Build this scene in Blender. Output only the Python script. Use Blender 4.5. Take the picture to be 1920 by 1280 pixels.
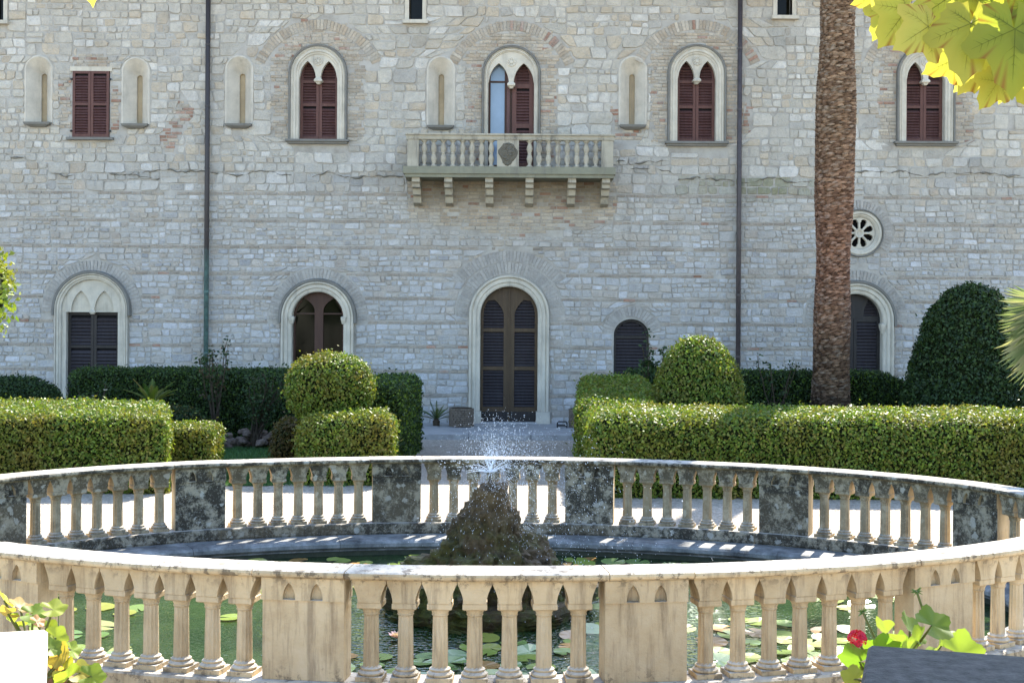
import bpy, bmesh, math, random
import numpy as np
from mathutils import Vector, Matrix
R = math.radians
rnd = random.Random(7)
rng = np.random.default_rng(7)
for o in list(bpy.data.objects): bpy.data.objects.remove(o)
scene = bpy.context.scene
from mathutils import noise as mn
COL = scene.collection

# ------------------------------------------------------------------ camera, sky, sun, exposure
FPX, HORY, ROLL, EYE = 2600.0, 580.0, 0.0065, 2.6
cam_d = bpy.data.cameras.new('camera'); cam = bpy.data.objects.new('camera', cam_d); COL.objects.link(cam)
cam_d.sensor_width = 36; cam_d.lens = FPX/1920*36
cam_d.shift_y = -(640-HORY)/1920
cam_d.clip_start = 0.05; cam_d.clip_end = 600
cam.matrix_world = Matrix.Translation((0,0,EYE)) @ Matrix.Rotation(R(90),4,'X') @ Matrix.Rotation(ROLL,4,'Z')
scene.camera = cam
SUN_AZ, SUN_EL = R(23), R(43.5)          # azimuth measured from +Y towards +X: the sun stands behind the house
world = bpy.data.worlds.new('World'); scene.world = world; world.use_nodes = True
wn = world.node_tree; wn.nodes.clear()
sky = wn.nodes.new('ShaderNodeTexSky'); sky.sky_type = 'NISHITA'; sky.sun_disc = False
sky.sun_elevation = SUN_EL; sky.sun_rotation = SUN_AZ; sky.altitude = 100; sky.air_density = 1.0; sky.dust_density = .6; sky.ozone_density = 1.6
bg = wn.nodes.new('ShaderNodeBackground'); bg.inputs[1].default_value = 0.13
wo = wn.nodes.new('ShaderNodeOutputWorld'); wn.links.new(sky.outputs[0], bg.inputs[0]); wn.links.new(bg.outputs[0], wo.inputs[0])
sun_d = bpy.data.lights.new('sun', 'SUN'); sun_d.energy = 4.0; sun_d.angle = R(0.55); sun_d.color = (1.0, 0.94, 0.84)
sun = bpy.data.objects.new('sun', sun_d); COL.objects.link(sun)
sd = Vector((math.sin(SUN_AZ)*math.cos(SUN_EL), math.cos(SUN_AZ)*math.cos(SUN_EL), math.sin(SUN_EL)))
sun.rotation_euler = sd.to_track_quat('Z','Y').to_euler(); sun.location = (8, 60, 40)
scene.view_settings.view_transform = 'Standard'; scene.view_settings.look = 'None'
scene.view_settings.exposure = 2.2; scene.view_settings.gamma = 1.0
scene.view_settings.use_curve_mapping = False

D = 30.5                                  # distance of the facade
def unroll(px, py):
    dx, dy = px-960, py-HORY
    return dx+ROLL*dy, dy-ROLL*dx
def F(px, py, Y=D):                       # photograph measure -> X, Z on the plane at distance Y
    dx, dy = unroll(px, py)
    return dx/FPX*Y, EYE-dy/FPX*Y
def FX(px, Y=D, py=400): return F(px, py, Y)[0]
def FZ(py, Y=D, px=960): return F(px, py, Y)[1]
S = FPX/D

# ------------------------------------------------------------------ materials
def mat(name, build):
    m = bpy.data.materials.new(name); m.use_nodes = True
    nt = m.node_tree; nt.nodes.clear()
    out = nt.nodes.new('ShaderNodeOutputMaterial')
    build(nt, out); return m
class N:
    def __init__(s, nt): s.nt = nt
    def n(s, t, **kw):
        x = s.nt.nodes.new(t)
        for k, v in kw.items(): setattr(x, k, v)
        return x
    def l(s, a, b): s.nt.links.new(a, b)
    def noise(s, scale, detail=4, rough=.6, vec=None, dim='3D'):
        x = s.n('ShaderNodeTexNoise'); x.inputs['Scale'].default_value = scale; x.inputs['Detail'].default_value = detail
        x.inputs['Roughness'].default_value = rough
        if vec is not None: s.l(vec, x.inputs['Vector'])
        return x.outputs['Fac']
    def ramp(s, fac, pts):
        x = s.n('ShaderNodeValToRGB'); e = x.color_ramp.elements
        while len(e) < len(pts): e.new(.5)
        for i, (p, c) in enumerate(pts):
            e[i].position = p; e[i].color = (c, c, c, 1) if isinstance(c, (int, float)) else (*c, 1)
        s.l(fac, x.inputs[0]); return x.outputs[0]
    def mix(s, fac, a, b, mode='MIX'):
        x = s.n('ShaderNodeMix', data_type='RGBA', blend_type=mode)
        for sock, v in ((x.inputs[0], fac), (x.inputs[6], a), (x.inputs[7], b)):
            if isinstance(v, (int, float)): sock.default_value = v
            elif isinstance(v, tuple): sock.default_value = (*v, 1)
            else: s.l(v, sock)
        return x.outputs[2]
    def math(s, op, a, b=0.0, clamp=False):
        x = s.n('ShaderNodeMath', operation=op, use_clamp=clamp)
        for sock, v in ((x.inputs[0], a), (x.inputs[1], b)):
            if isinstance(v, (int, float)): sock.default_value = v
            else: s.l(v, sock)
        return x.outputs[0]
    def bump(s, h, strength, dist):
        x = s.n('ShaderNodeBump'); x.inputs['Strength'].default_value = strength; x.inputs['Distance'].default_value = dist
        s.l(h, x.inputs['Height']); return x.outputs[0]
    def pos(s, scale=None):
        g = s.n('ShaderNodeNewGeometry').outputs['Position']
        if scale is None: return g
        m = s.n('ShaderNodeMapping'); m.inputs['Scale'].default_value = scale; s.l(g, m.inputs['Vector']); return m.outputs[0]
    def obj(s): return s.n('ShaderNodeTexCoord').outputs['Object']
    def attr(s, name='Col'):
        a = s.n('ShaderNodeAttribute'); a.attribute_name = name; return a.outputs['Color']
    def rand(s): return s.n('ShaderNodeObjectInfo').outputs['Random']
    def bsdf(s, out, col, rough=.8, spec=.3, normal=None, **kw):
        b = s.n('ShaderNodeBsdfPrincipled')
        for sock, v in ((b.inputs['Base Color'], col), (b.inputs['Roughness'], rough)):
            if isinstance(v, (int, float)): sock.default_value = v
            elif isinstance(v, tuple): sock.default_value = (*v, 1)
            else: s.l(v, sock)
        b.inputs['Specular IOR Level'].default_value = spec
        if normal is not None: s.l(normal, b.inputs['Normal'])
        for k, v in kw.items(): b.inputs[k.replace('_', ' ')].default_value = v
        if out is not None: s.l(b.outputs[0], out.inputs[0])
        return b.outputs[0]
M = {}
def m_stone(nt, out):                     # facade stones and bricks: own colour per piece + grain, soot and lichen
    k = N(nt); p = k.pos()
    c = k.mix(1.0, k.attr(), k.ramp(k.noise(9, 6, .7, p), [(.25, .78), (.5, 1.0), (.8, 1.18)]), 'MULTIPLY')
    dr = k.ramp(k.noise(1.0, 8, .7, k.pos((3.2, 3.2, .28))), [(.56, 0.0), (.72, 1.0)])
    c = k.mix(k.math('MULTIPLY', dr, .38), c, (.17, .16, .145))
    st = k.ramp(k.noise(1.1, 8, .68, k.pos((1.0, 1.0, .55))), [(.48, 0.0), (.68, 1.0)])
    c = k.mix(k.math('MULTIPLY', st, .30), c, (.24, .21, .17))
    sm = k.ramp(k.noise(3.4, 7, .72, p), [(.46, 0.0), (.62, 1.0)])
    c = k.mix(k.math('MULTIPLY', sm, .45), c, k.ramp(k.noise(12, 5, .7, p), [(.3, (.385, .36, .31)), (.7, (.505, .475, .42))]))
    sp = k.ramp(k.noise(38, 3, .6, p), [(.62, 0.0), (.70, 1.0)])
    c = k.mix(k.math('MULTIPLY', sp, .45), c, (.13, .12, .105))
    h = k.math('ADD', k.noise(22, 6, .65, p), k.math('MULTIPLY', k.noise(90, 3, .6, p), .4))
    k.bsdf(out, c, .92, .15, k.bump(h, .8, .045))
M['stone'] = mat('facade_stone', m_stone)
def m_mortar(nt, out):
    k = N(nt); p = k.pos()
    c = k.ramp(k.noise(2.2, 8, .7, p), [(.3, (.27, .245, .205)), (.5, (.39, .36, .31)), (.7, (.465, .435, .38))])
    k.bsdf(out, c, .95, .1, k.bump(k.noise(40, 5, .7, p), .6, .02))
M['mortar'] = mat('lime_mortar', m_mortar)
def m_trim(base, dark=.45):
    def f(nt, out):
        k = N(nt); p = k.pos()
        c = k.mix(k.ramp(k.noise(3, 7, .65, p), [(.35, 0.0), (.7, 1.0)]), base, tuple(x*.74 for x in base))
        st = k.ramp(k.noise(1.0, 7, .7, k.pos((7, 7, .7))), [(.52, 0.0), (.70, 1.0)])
        c = k.mix(k.math('MULTIPLY', st, dark), c, (.16, .145, .12))
        k.bsdf(out, c, .88, .2, k.bump(k.noise(30, 5, .65, p), .35, .02))
    return f
M['trim'] = mat('carved_pale_stone', m_trim((.58, .525, .42)))
M['plaster'] = mat('smooth_niche_stone', m_trim((.56, .50, .39), .3))
M['slit'] = mat('ochre_blind_slit', m_trim((.40, .31, .19), .5))
M['niche_stone'] = mat('dressed_niche_stone', m_trim((.56, .505, .41), .35))
M['sill'] = mat('dark_lichen_sill', m_trim((.20, .19, .165), .8))
M['balcony'] = mat('balcony_stone', m_trim((.42, .375, .285), .9))
M['ledge'] = mat('weathered_ledge_stone', m_trim((.24, .225, .19), .8))
M['relief'] = mat('lichened_relief', m_trim((.13, .115, .085), .6))
M['balcony_moss'] = mat('mossy_slab_stone', m_trim((.25, .24, .17), .8))
def m_paint(c0, c1, rough=.55):
    def f(nt, out):
        k = N(nt); p = k.pos()
        st = k.noise(2.5, 7, .7, k.pos((9, 9, 1.2)))
        c = k.mix(k.ramp(st, [(.4, 0.0), (.75, 1.0)]), c0, c1)
        peel = k.ramp(k.noise(14, 6, .7, k.pos((2, 2, .6))), [(.66, 0.0), (.70, 1.0)])
        c = k.mix(k.math('MULTIPLY', peel, .55), c, tuple(.1+x*1.6 for x in c1))
        k.bsdf(out, c, rough, .35, k.bump(k.noise(30, 5, .7, k.pos((3, 3, .4))), .25, .01))
    return f
M['shutter'] = mat('oxblood_shutter_paint', m_paint((.088, .032, .022), (.125, .052, .038)))
M['shutter_pale'] = mat('faded_shutter_paint', m_paint((.085, .036, .031), (.13, .07, .062)))
M['door'] = mat('brown_door_wood', m_paint((.055, .032, .014), (.085, .052, .022)))
M['door_slat'] = mat('dark_louvre_wood', m_paint((.030, .024, .026), (.05, .042, .042)))
M['darkwood'] = mat('near_black_wood', m_paint((.018, .014, .012), (.03, .024, .02)))
M['redwood'] = mat('reddish_window_wood', m_paint((.05, .020, .011), (.07, .03, .016)))
def simple(name, col, rough=.8, spec=.3, scale=8, var=.35, bump=.3, dist=.01, **kw):
    def f(nt, out):
        k = N(nt); p = k.pos()
        c = k.mix(1.0, col, k.ramp(k.noise(scale, 6, .65, p), [(.25, 1-var), (.75, 1+var)]), 'MULTIPLY')
        k.bsdf(out, c, rough, spec, k.bump(k.noise(scale*4, 4, .6, p), bump, dist), **kw)
    M[name] = mat(name, f)
simple('void', (.012, .011, .012), .9, .1)  # near-black stand-in for the unlit space behind openings
simple('glass_dark', (.010, .009, .005), .06, .10, 3, .5, 0.02, .002)
simple('glass_sky_tint', (.20, .27, .36), .15, .5, 2, .12, 0.02, .002)  # reflected sky painted into the pane's pale blue
simple('pipe', (.06, .048, .046), .5, .4, 6, .4)
def m_copper(nt, out):                    # painted iron above, verdigris copper on the lower length
    k = N(nt); p = k.pos()
    sep = k.n('ShaderNodeSeparateXYZ'); k.l(p, sep.inputs[0])
    z = k.math('ADD', sep.outputs[2], k.math('MULTIPLY', k.noise(5, 4, .6, p), 1.2))
    c = k.mix(k.ramp(k.math('DIVIDE', z, 8.0), [(.50, 1.0), (.56, 0.0)]), (.045, .038, .036), k.ramp(k.noise(11, 5, .6, p), [(.3, (.05, .06, .055)), (.7, (.10, .19, .17))]))
    k.bsdf(out, c, .55, .35)
M['copper'] = mat('pipe_with_verdigris', m_copper)
simple('iron', (.03, .028, .027), .6, .4)
simple('bronze', (.05, .035, .02), .45, .5)
simple('roof', (.30, .15, .09), .85, .2)
simple('pavement', (.33, .32, .30), .85, .25, 3, .25)
simple('kerb', (.38, .37, .35), .85, .25, 5, .3)
def m_gravel(nt, out):
    k = N(nt); p = k.pos()
    v = k.n('ShaderNodeTexVoronoi'); v.inputs['Scale'].default_value = 34; k.l(p, v.inputs['Vector'])
    c = k.mix(1.0, k.ramp(k.noise(.8, 8, .7, p), [(.3, (.36, .305, .24)), (.7, (.50, .43, .34))]), k.ramp(v.outputs['Color'], [(.2, .72), (.8, 1.2)]), 'MULTIPLY')
    k.bsdf(out, c, .95, .15, k.bump(v.outputs['Distance'], .8, .03))
M['gravel'] = mat('pale_gravel', m_gravel)
def m_lawn(nt, out):
    k = N(nt); p = k.pos()
    c = k.ramp(k.noise(3, 8, .75, p), [(.3, (.035, .075, .022)), (.7, (.07, .13, .038))])
    k.bsdf(out, c, .9, .15, k.bump(k.noise(60, 4, .7, p), .8, .04))
M['lawn'] = mat('lawn_soil_green', m_lawn)
# pool balustrade: beige stone; the wet side that faces the pool (local -Y) grows dark and white lichen
def m_balus(nt, out, lichen=.93):
    k = N(nt); p = k.pos(); rn = k.rand()
    tc = k.n('ShaderNodeTexCoord'); sep = k.n('ShaderNodeSeparateXYZ'); k.l(tc.outputs['Normal'], sep.inputs[0])
    sepo = k.n('ShaderNodeSeparateXYZ'); k.l(tc.outputs['Object'], sepo.inputs[0])
    inner = k.ramp(k.math('MULTIPLY', sep.outputs[1], -1.0), [(.25, 0.0), (.60, 1.0)])
    c = k.ramp(k.noise(2.3, 7, .68, p), [(.28, (.36, .26, .145)), (.5, (.50, .385, .23)), (.75, (.58, .47, .31))])
    run = k.ramp(k.noise(1.2, 7, .72, k.pos((10, 10, .9))), [(.50, 0.0), (.66, 1.0)])
    c = k.mix(k.math('MULTIPLY', run, .58), c, (.15, .105, .065))
    top = k.ramp(sep.outputs[2], [(.55, 0.0), (.85, 1.0)])
    c = k.mix(k.math('MULTIPLY', top, .8), c, k.ramp(k.noise(7, 7, .7, p), [(.36, (.30, .28, .25)), (.52, (.56, .53, .47))]))
    speck = k.ramp(k.noise(13, 7, .72, p), [(.53, 0.0), (.59, 1.0)])
    upz = k.ramp(sepo.outputs[2], [(.76, 0.0), (.86, 1.0)])
    lowz = k.ramp(sepo.outputs[2], [(.20, 1.0), (.30, 0.0)])
    c = k.mix(k.math('MULTIPLY', speck, k.math('ADD', k.math('MULTIPLY', upz, .75), k.math('MULTIPLY', lowz, .6), True)), c, (.09, .07, .05))
    # lichen of the inner side
    dk = k.ramp(k.noise(6.0, 9, .80, p), [(.42, 0.0), (.52, 1.0)])
    lc = k.mix(dk, (.30, .26, .19), (.046, .040, .030))
    v = k.n('ShaderNodeTexVoronoi'); v.inputs['Scale'].default_value = 6.5; v.inputs['Randomness'].default_value = 1; k.l(p, v.inputs['Vector'])
    blob = k.math('LESS_THAN', k.math('ADD', v.outputs['Distance'], k.math('MULTIPLY', k.noise(14, 6, .75, p), .9)), .66)
    lc = k.mix(k.math('MULTIPLY', blob, .8), lc, (.38, .36, .31))
    fine = k.ramp(k.noise(42, 4, .7, p), [(.56, 0.0), (.62, 1.0)])
    lc = k.mix(k.math('MULTIPLY', fine, .55), lc, (.27, .255, .22))
    c = k.mix(k.math('MULTIPLY', inner, k.math('ADD', k.math('ADD', lichen-.12, k.math('MULTIPLY', rn, .26)), k.math('MULTIPLY', k.ramp(sepo.outputs[2], [(.60, 0.0), (.72, 1.0)]), .4), True)), c, lc)
    c = k.mix(1.0, c, k.ramp(rn, [(0.0, .86), (.5, 1.0), (1.0, 1.12)]), 'MULTIPLY')
    h = k.math('ADD', k.noise(18, 7, .7, p), k.math('MULTIPLY', k.noise(70, 3, .6, p), .35))
    k.bsdf(out, c, .92, .15, k.bump(h, .45, .025))
M['balus'] = mat('weathered_balustrade_stone', m_balus)
M['baluster'] = mat('less_lichened_baluster_stone', lambda nt, out: m_balus(nt, out, .48))
def m_coping(nt, out):
    k = N(nt); p = k.pos()
    c = k.ramp(k.noise(3.5, 8, .72, p), [(.32, (.06, .06, .058)), (.52, (.20, .20, .19)), (.68, (.38, .37, .35))])
    k.bsdf(out, c, .85, .25, k.bump(k.noise(25, 6, .7, p), .4, .02))
M['coping'] = mat('wet_coping_stone', m_coping)
simple('basin', (.05, .055, .035), .8, .3)
def m_water(nt, out):
    k = N(nt); p = k.pos()
    d = k.n('ShaderNodeVectorMath', operation='DISTANCE'); k.l(p, d.inputs[0]); d.inputs[1].default_value = (.25, 12.0, -.12)
    near = k.ramp(k.math('DIVIDE', d.outputs['Value'], 4.0), [(.15, 1.0), (.62, .16)])
    rip = k.math('ADD', k.math('MULTIPLY', k.noise(24, 1, .5, p), .8), k.noise(4, 2, .5, p))
    b = k.n('ShaderNodeBump'); b.inputs['Distance'].default_value = .06
    k.l(rip, b.inputs['Height']); k.l(k.math('MULTIPLY', near, 1.0), b.inputs['Strength'])
    c = k.ramp(k.noise(.9, 4, .6, p), [(.35, (.012, .030, .008)), (.7, (.034, .062, .018))])
    k.bsdf(out, c, .03, .5, b.outputs[0])
M['water'] = mat('murky_pond_water', m_water)
def leafmat(name, trans=.4, rough=.45, spec=.4, noise=None, veins=False):
    def f(nt, out):
        k = N(nt); c = k.attr()
        if noise:
            sc, col, lo, hi, amt = noise
            c = k.mix(k.math('MULTIPLY', k.ramp(k.noise(sc, 5, .65, k.pos()), [(lo, 0.0), (hi, 1.0)]), amt), c, col)
        b = k.bsdf(None, c, rough, spec)
        t = k.n('ShaderNodeBsdfTranslucent'); k.l(k.mix(1.0, c, (1.25, 1.2, .55), 'MULTIPLY'), t.inputs[0])
        m = k.n('ShaderNodeMixShader'); m.inputs[0].default_value = trans
        k.l(b, m.inputs[1]); k.l(t.outputs[0], m.inputs[2]); k.l(m.outputs[0], out.inputs[0])
    M[name] = mat(name, f)
leafmat('hedge_leaf', .30, .50, .28, (1.1, (.21, .145, .03), .48, .68, .6))
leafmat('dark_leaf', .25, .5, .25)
leafmat('plane_leaf', .62, .5, .3)
leafmat('geranium_leaf', .45, .5, .3)
leafmat('pad_leaf', .10, .25, .7)
leafmat('petal', .35, .5, .3)
leafmat('grass', .3, .5, .3)
leafmat('frond', .35, .4, .4)
simple('hedge_core', (.012, .016, .006), .95, .05)
simple('twig', (.06, .045, .03), .9, .15, 20)
simple('bark_grey', (.16, .13, .10), .9, .15, 12)
def m_palmbark(nt, out):
    k = N(nt)
    c = k.mix(1.0, k.attr(), k.ramp(k.noise(14, 6, .7, k.pos((1, 1, 2))), [(.3, .6), (.7, 1.35)]), 'MULTIPLY')
    k.bsdf(out, c, .9, .15, k.bump(k.noise(50, 4, .7, k.pos((1, 1, 3))), .5, .01))
M['palmbark'] = mat('palm_bark', m_palmbark)
def m_rock(nt, out):
    k = N(nt); p = k.pos()
    c = k.ramp(k.noise(5, 8, .72, p), [(.3, (.030, .020, .009)), (.5, (.125, .076, .026)), (.7, (.22, .15, .07))])
    sep = k.n('ShaderNodeSeparateXYZ'); k.l(k.n('ShaderNodeNewGeometry').outputs['Normal'], sep.inputs[0])
    sp = k.n('ShaderNodeSeparateXYZ'); k.l(p, sp.inputs[0])
    low = k.ramp(sp.outputs[2], [(.30, 1.0), (.80, 0.0)])
    moss = k.math('MULTIPLY', k.ramp(k.noise(3.1, 6, .7, p), [(.42, 0.0), (.54, 1.0)]), low)
    c = k.mix(k.math('MULTIPLY', moss, .9), c, k.ramp(k.noise(20, 4, .6, p), [(.3, (.05, .06, .008)), (.7, (.19, .19, .025))]))
    k.bsdf(out, c, .55, .4, k.bump(k.noise(16, 8, .75, p), 1.0, .09))
M['rock'] = mat('wet_tufa_rock', m_rock)
def m_drop(nt, out):
    k = N(nt)
    b = k.bsdf(None, (.9, .92, .95), .15, .6)
    t = k.n('ShaderNodeBsdfTranslucent'); t.inputs[0].default_value = (.9, .93, .97, 1)
    m = k.n('ShaderNodeMixShader'); m.inputs[0].default_value = .8
    k.l(b, m.inputs[1]); k.l(t.outputs[0], m.inputs[2]); k.l(m.outputs[0], out.inputs[0])
M['drop'] = mat('spray_drops', m_drop)
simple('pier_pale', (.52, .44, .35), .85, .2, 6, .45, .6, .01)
simple('pier_shade_grey', (.060, .056, .050), .8, .25, 22, .75, .7, .01)  # tree shade put into the right cap's dark grey
simple('pier_side', (.34, .28, .20), .88, .2, 9, .3)
simple('terracotta', (.36, .15, .075), .85, .2, 6, .2)
simple('dark_pot', (.05, .055, .06), .6, .3)
simple('woven', (.17, .135, .10), .9, .15, 14, .4)
simple('field_rock', (.17, .125, .095), .9, .15, 7, .45, .6, .03)
simple('soil', (.06, .045, .03), .95, .1)

# ------------------------------------------------------------------ mesh helpers
class MB:
    def __init__(s): s.v = []; s.f = []; s.c = []
    def add(s, verts, faces, col=None):
        b = len(s.v); s.v += [tuple(x) for x in verts]; s.f += [tuple(i+b for i in f) for f in faces]
        s.c += [col or (1, 1, 1)]*len(verts); return s
    def box(s, x0, x1, y0, y1, z0, z1, col=None, mtx=None):
        vs = [(x, y, z) for z in (z0, z1) for y in (y0, y1) for x in (x0, x1)]
        if mtx is not None: vs = [mtx @ Vector(v) for v in vs]
        return s.add(vs, [(0,2,3,1),(4,5,7,6),(0,1,5,4),(2,6,7,3),(0,4,6,2),(1,3,7,5)], col)
    def prism(s, poly, y0, y1, col=None):       # polygon in XZ, extruded along Y
        n = len(poly)
        vs = [(x, y0, z) for x, z in poly]+[(x, y1, z) for x, z in poly]
        return s.add(vs, [tuple(range(n)), tuple(range(2*n-1, n-1, -1))]+[(i, i+n, (i+1) % n+n, (i+1) % n) for i in range(n)], col)
    def loops(s, loops, closed=True, capa=False, capb=False, col=None):
        n = len(loops[0]); vs = [v for l in loops for v in l]; fs = []
        for i in range(len(loops)-1):
            for j in range(n if closed else n-1):
                a = i*n+j; b = i*n+(j+1) % n
                fs.append((a, b, b+n, a+n))
        if capa: fs.append(tuple(range(n-1, -1, -1)))
        if capb: fs.append(tuple(range((len(loops)-1)*n, len(loops)*n)))
        return s.add(vs, fs, col)
    def lathe(s, prof, n=16, c=(0, 0, 0), col=None, ph=0):
        L = [[(c[0]+r*math.cos(ph+2*math.pi*j/n), c[1]+r*math.sin(ph+2*math.pi*j/n), c[2]+z) for j in range(n)] for r, z in prof]
        return s.loops(L, True, True, True, col)
    def tube(s, pts, rad, n=6, col=None):
        pts = [Vector(p) for p in pts]; L = []
        for i, p in enumerate(pts):
            d = (pts[min(i+1, len(pts)-1)]-pts[max(i-1, 0)]).normalized()
            u = d.cross(Vector((0, 0, 1)) if abs(d.z) < .95 else Vector((1, 0, 0))).normalized(); w = d.cross(u)
            r = rad[i] if isinstance(rad, (list, tuple)) else rad
            L.append([tuple(p+u*r*math.cos(2*math.pi*j/n)+w*r*math.sin(2*math.pi*j/n)) for j in range(n)])
        return s.loops(L, True, True, True, col)
    def mesh(s, name, m, fix=True, smooth=False):
        me = bpy.data.meshes.new(name); me.from_pydata(s.v, [], s.f)
        if any(c != (1, 1, 1) for c in s.c[:1]+s.c[-1:]):
            a = me.color_attributes.new('Col', 'FLOAT_COLOR', 'POINT')
            a.data.foreach_set('color', np.array([(*c, 1) for c in s.c], 'f').ravel())
        if fix:
            bm = bmesh.new(); bm.from_mesh(me); bmesh.ops.recalc_face_normals(bm, faces=bm.faces); bm.to_mesh(me); bm.free()
        if smooth: me.polygons.foreach_set('use_smooth', [True]*len(me.polygons))
        me.materials.append(M[m]); return me
    def build(s, name, m, parent=None, loc=None, rz=0, fix=True, smooth=False):
        return link(name, s.mesh(name, m, fix, smooth), parent, loc, rz)
def link(name, me, parent=None, loc=None, rz=0):
    o = bpy.data.objects.new(name, me); COL.objects.link(o)
    if parent is not None: o.parent = parent
    if loc is not None: o.location = loc
    if rz: o.rotation_euler = (0, 0, rz)
    return o
def tag(o, label=None, cat=None, group=None, kind=None):
    for k, v in (('label', label), ('category', cat), ('group', group), ('kind', kind)):
        if v: o[k] = v
    return o
def empty(name, loc, label, cat, group=None, rz=0):
    o = bpy.data.objects.new(name, None); COL.objects.link(o); o.location = loc; o.rotation_euler = (0, 0, rz); o.empty_display_size = .2
    return tag(o, label, cat, group)
def part(name, parent): 
    o = bpy.data.objects.new(name, None); COL.objects.link(o); o.parent = parent; o.empty_display_size = .1; return o
def plate(outer, holes, y0, y1, name, m, parent=None, col=None):     # flat slab in XZ with holes, thickness along Y
    bm = bmesh.new(); E = []
    loops = [outer]+list(holes)
    for lp in loops:
        vs = [bm.verts.new((x, y0, z)) for x, z in lp]
        for i in range(len(vs)): E.append(bm.edges.new((vs[i], vs[(i+1) % len(vs)])))
    bmesh.ops.triangle_fill(bm, use_beauty=True, use_dissolve=False, edges=E)
    fr = list(bm.faces)
    ret = bmesh.ops.extrude_face_region(bm, geom=fr)
    bmesh.ops.translate(bm, vec=(0, y1-y0, 0), verts=[g for g in ret['geom'] if isinstance(g, bmesh.types.BMVert)])
    bmesh.ops.recalc_face_normals(bm, faces=bm.faces)
    me = bpy.data.meshes.new(name); bm.to_mesh(me); bm.free(); me.materials.append(M[m])
    if name is None: return me
    return link(name, me, parent)
def arch(cx, hw, z0, zs, n=20, rise=None):      # closed outline: jambs from z0 to spring zs, then half ellipse of the given rise
    rise = hw if rise is None else rise
    return [(cx-hw, z0)]+[(cx-hw*math.cos(math.pi*i/n), zs+rise*math.sin(math.pi*i/n)) for i in range(n+1)]+[(cx+hw, z0)]
def lancet(x0, x1, z0, zs, za, n=8, extra=0):   # closed pointed-arch outline
    w = x1-x0; xm = (x0+x1)/2; pts = [(x0, z0)]
    def arc(t): return math.sin(t*math.pi/2)
    for i in range(n+1):
        th = math.pi/3*i/n; pts.append((x0+w*(1-math.cos(th)), zs+(za-zs)*math.sin(th)/math.sin(math.pi/3)))
    right = [(2*xm-x, z) for x, z in reversed(pts[:-1])]
    out = []
    for p in pts+right:
        if not out or math.hypot(p[0]-out[-1][0], p[1]-out[-1][1]) > .002: out.append(p)
    return out
def sweep(path, prof, closed=False):            # path: list of (x, z, nx, nz); prof: closed list of (offset outward, y)
    L = [[(x+nx*o, y, z+nz*o) for o, y in prof] for x, z, nx, nz in path]
    mb = MB(); mb.loops(L, True, not closed, not closed)
    if closed:
        n = len(prof); k = len(L)
        mb.f += [((k-1)*n+j, (k-1)*n+(j+1) % n, (j+1) % n, j) for j in range(n)]
    return mb
def archpath(cx, hw, z0, zs, n=24, rise=None):
    rise = hw if rise is None else rise; P = [(cx-hw, z0, -1, 0)]
    for i in range(n+1):
        a = math.pi*i/n; nx, nz = -math.cos(a)*rise, math.sin(a)*hw; l = math.hypot(nx, nz)
        P.append((cx-hw*math.cos(a), zs+rise*math.sin(a), nx/l, nz/l))
    return P+[(cx+hw, z0, 1, 0)]
def xr(poly, z):                                 # extent of a polygon at height z
    xs = []
    for i in range(len(poly)):
        (xa, za), (xb, zb) = poly[i], poly[(i+1) % len(poly)]
        if (za-z)*(zb-z) < 0 : xs.append(xa+(xb-xa)*(z-za)/(zb-za))
    return (min(xs), max(xs)) if len(xs) > 1 else None

# ------------------------------------------------------------------ ground, paths, pool basin hole
PA, PB, PC, PX = 5.29, 3.424, 12.47, -0.266      # half axes, centre distance and offset of the oval pool
def ell(off, n=120): return [(PX+(PA+off)*math.sin(2*math.pi*i/n), PC+(PB+off)*math.cos(2*math.pi*i/n)) for i in range(n)]
def flat_sheet(name, outer, holes, z, m):
    o = plate(outer, holes, 0, .3, name, m)
    o.data.transform(Matrix(((1,0,0,0),(0,0,1,0),(0,-1,0,z),(0,0,0,1))))       # XZ slab -> XY slab, top at z
    tag(o, kind='structure'); return o
flat_sheet('ground', [(-250, -200), (250, -200), (250, 320), (-250, 320)], [ell(-.3)], 0, 'gravel')
LAWN_L = [(-16, 20.2), (-3.6, 20.2), (-2.55, 21.2), (-2.4, 27.4), (-16, 27.4)]
LAWN_R = [(1.6, 21.0), (2.4, 20.2), (16, 20.2), (16, 27.4), (1.6, 27.4)]
for nm, lp in (('lawn_left', LAWN_L), ('lawn_right', LAWN_R)):
    mb = MB(); n = len(lp); mb.add([(x, y, .006) for x, y in lp], [tuple(range(n))]); tag(mb.build(nm, 'lawn', fix=False), kind='structure')
# stone pavement along the house: slabs with joints, and its kerb
pv = tag(MB().box(-16, 16, 27.95, D+.2, -.2, .088).build('pavement', 'mortar'), kind='structure')
x = -16.0; row = 0
for yb, ya in ((27.96, 29.2), (29.21, D+.1)):
    x = -16.0-row*.7; row += 1
    while x < 16:
        w = rnd.uniform(1.3, 2.1); dz = rnd.uniform(-.003, .003)
        MB().box(x+.008, x+w-.008, yb, ya, .03, .1+dz).build('paving_slab', 'pavement', pv); x += w
x = -16.0
while x < 16:
    w = rnd.uniform(1.1, 1.9)
    MB().box(x+.006, x+w-.006, 27.62, 27.945, -.05, .105+rnd.uniform(-.004, .004)).build('kerb_stone', 'kerb', pv); x += w

# ------------------------------------------------------------------ the house
TOPZ = 9.75
house = empty('palazzo', (0, D, 0), 'long two-storey rubble stone house front with gothic windows, balcony and arched doors', 'house')
def H(o): o.parent = house; o.location = (0, -D, 0); return o      # parts are modelled in world measures
house_off = Matrix.Translation((0, -D, 0))
def P(name, mb, m, parent=None, smooth=False):
    o = mb.build(name, m, smooth=smooth); 
    if parent is None: H(o)
    else: o.parent = parent
    return o
def grp(name):
    return H(part(name, house))
YF = D                                           # mortar plane
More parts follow.
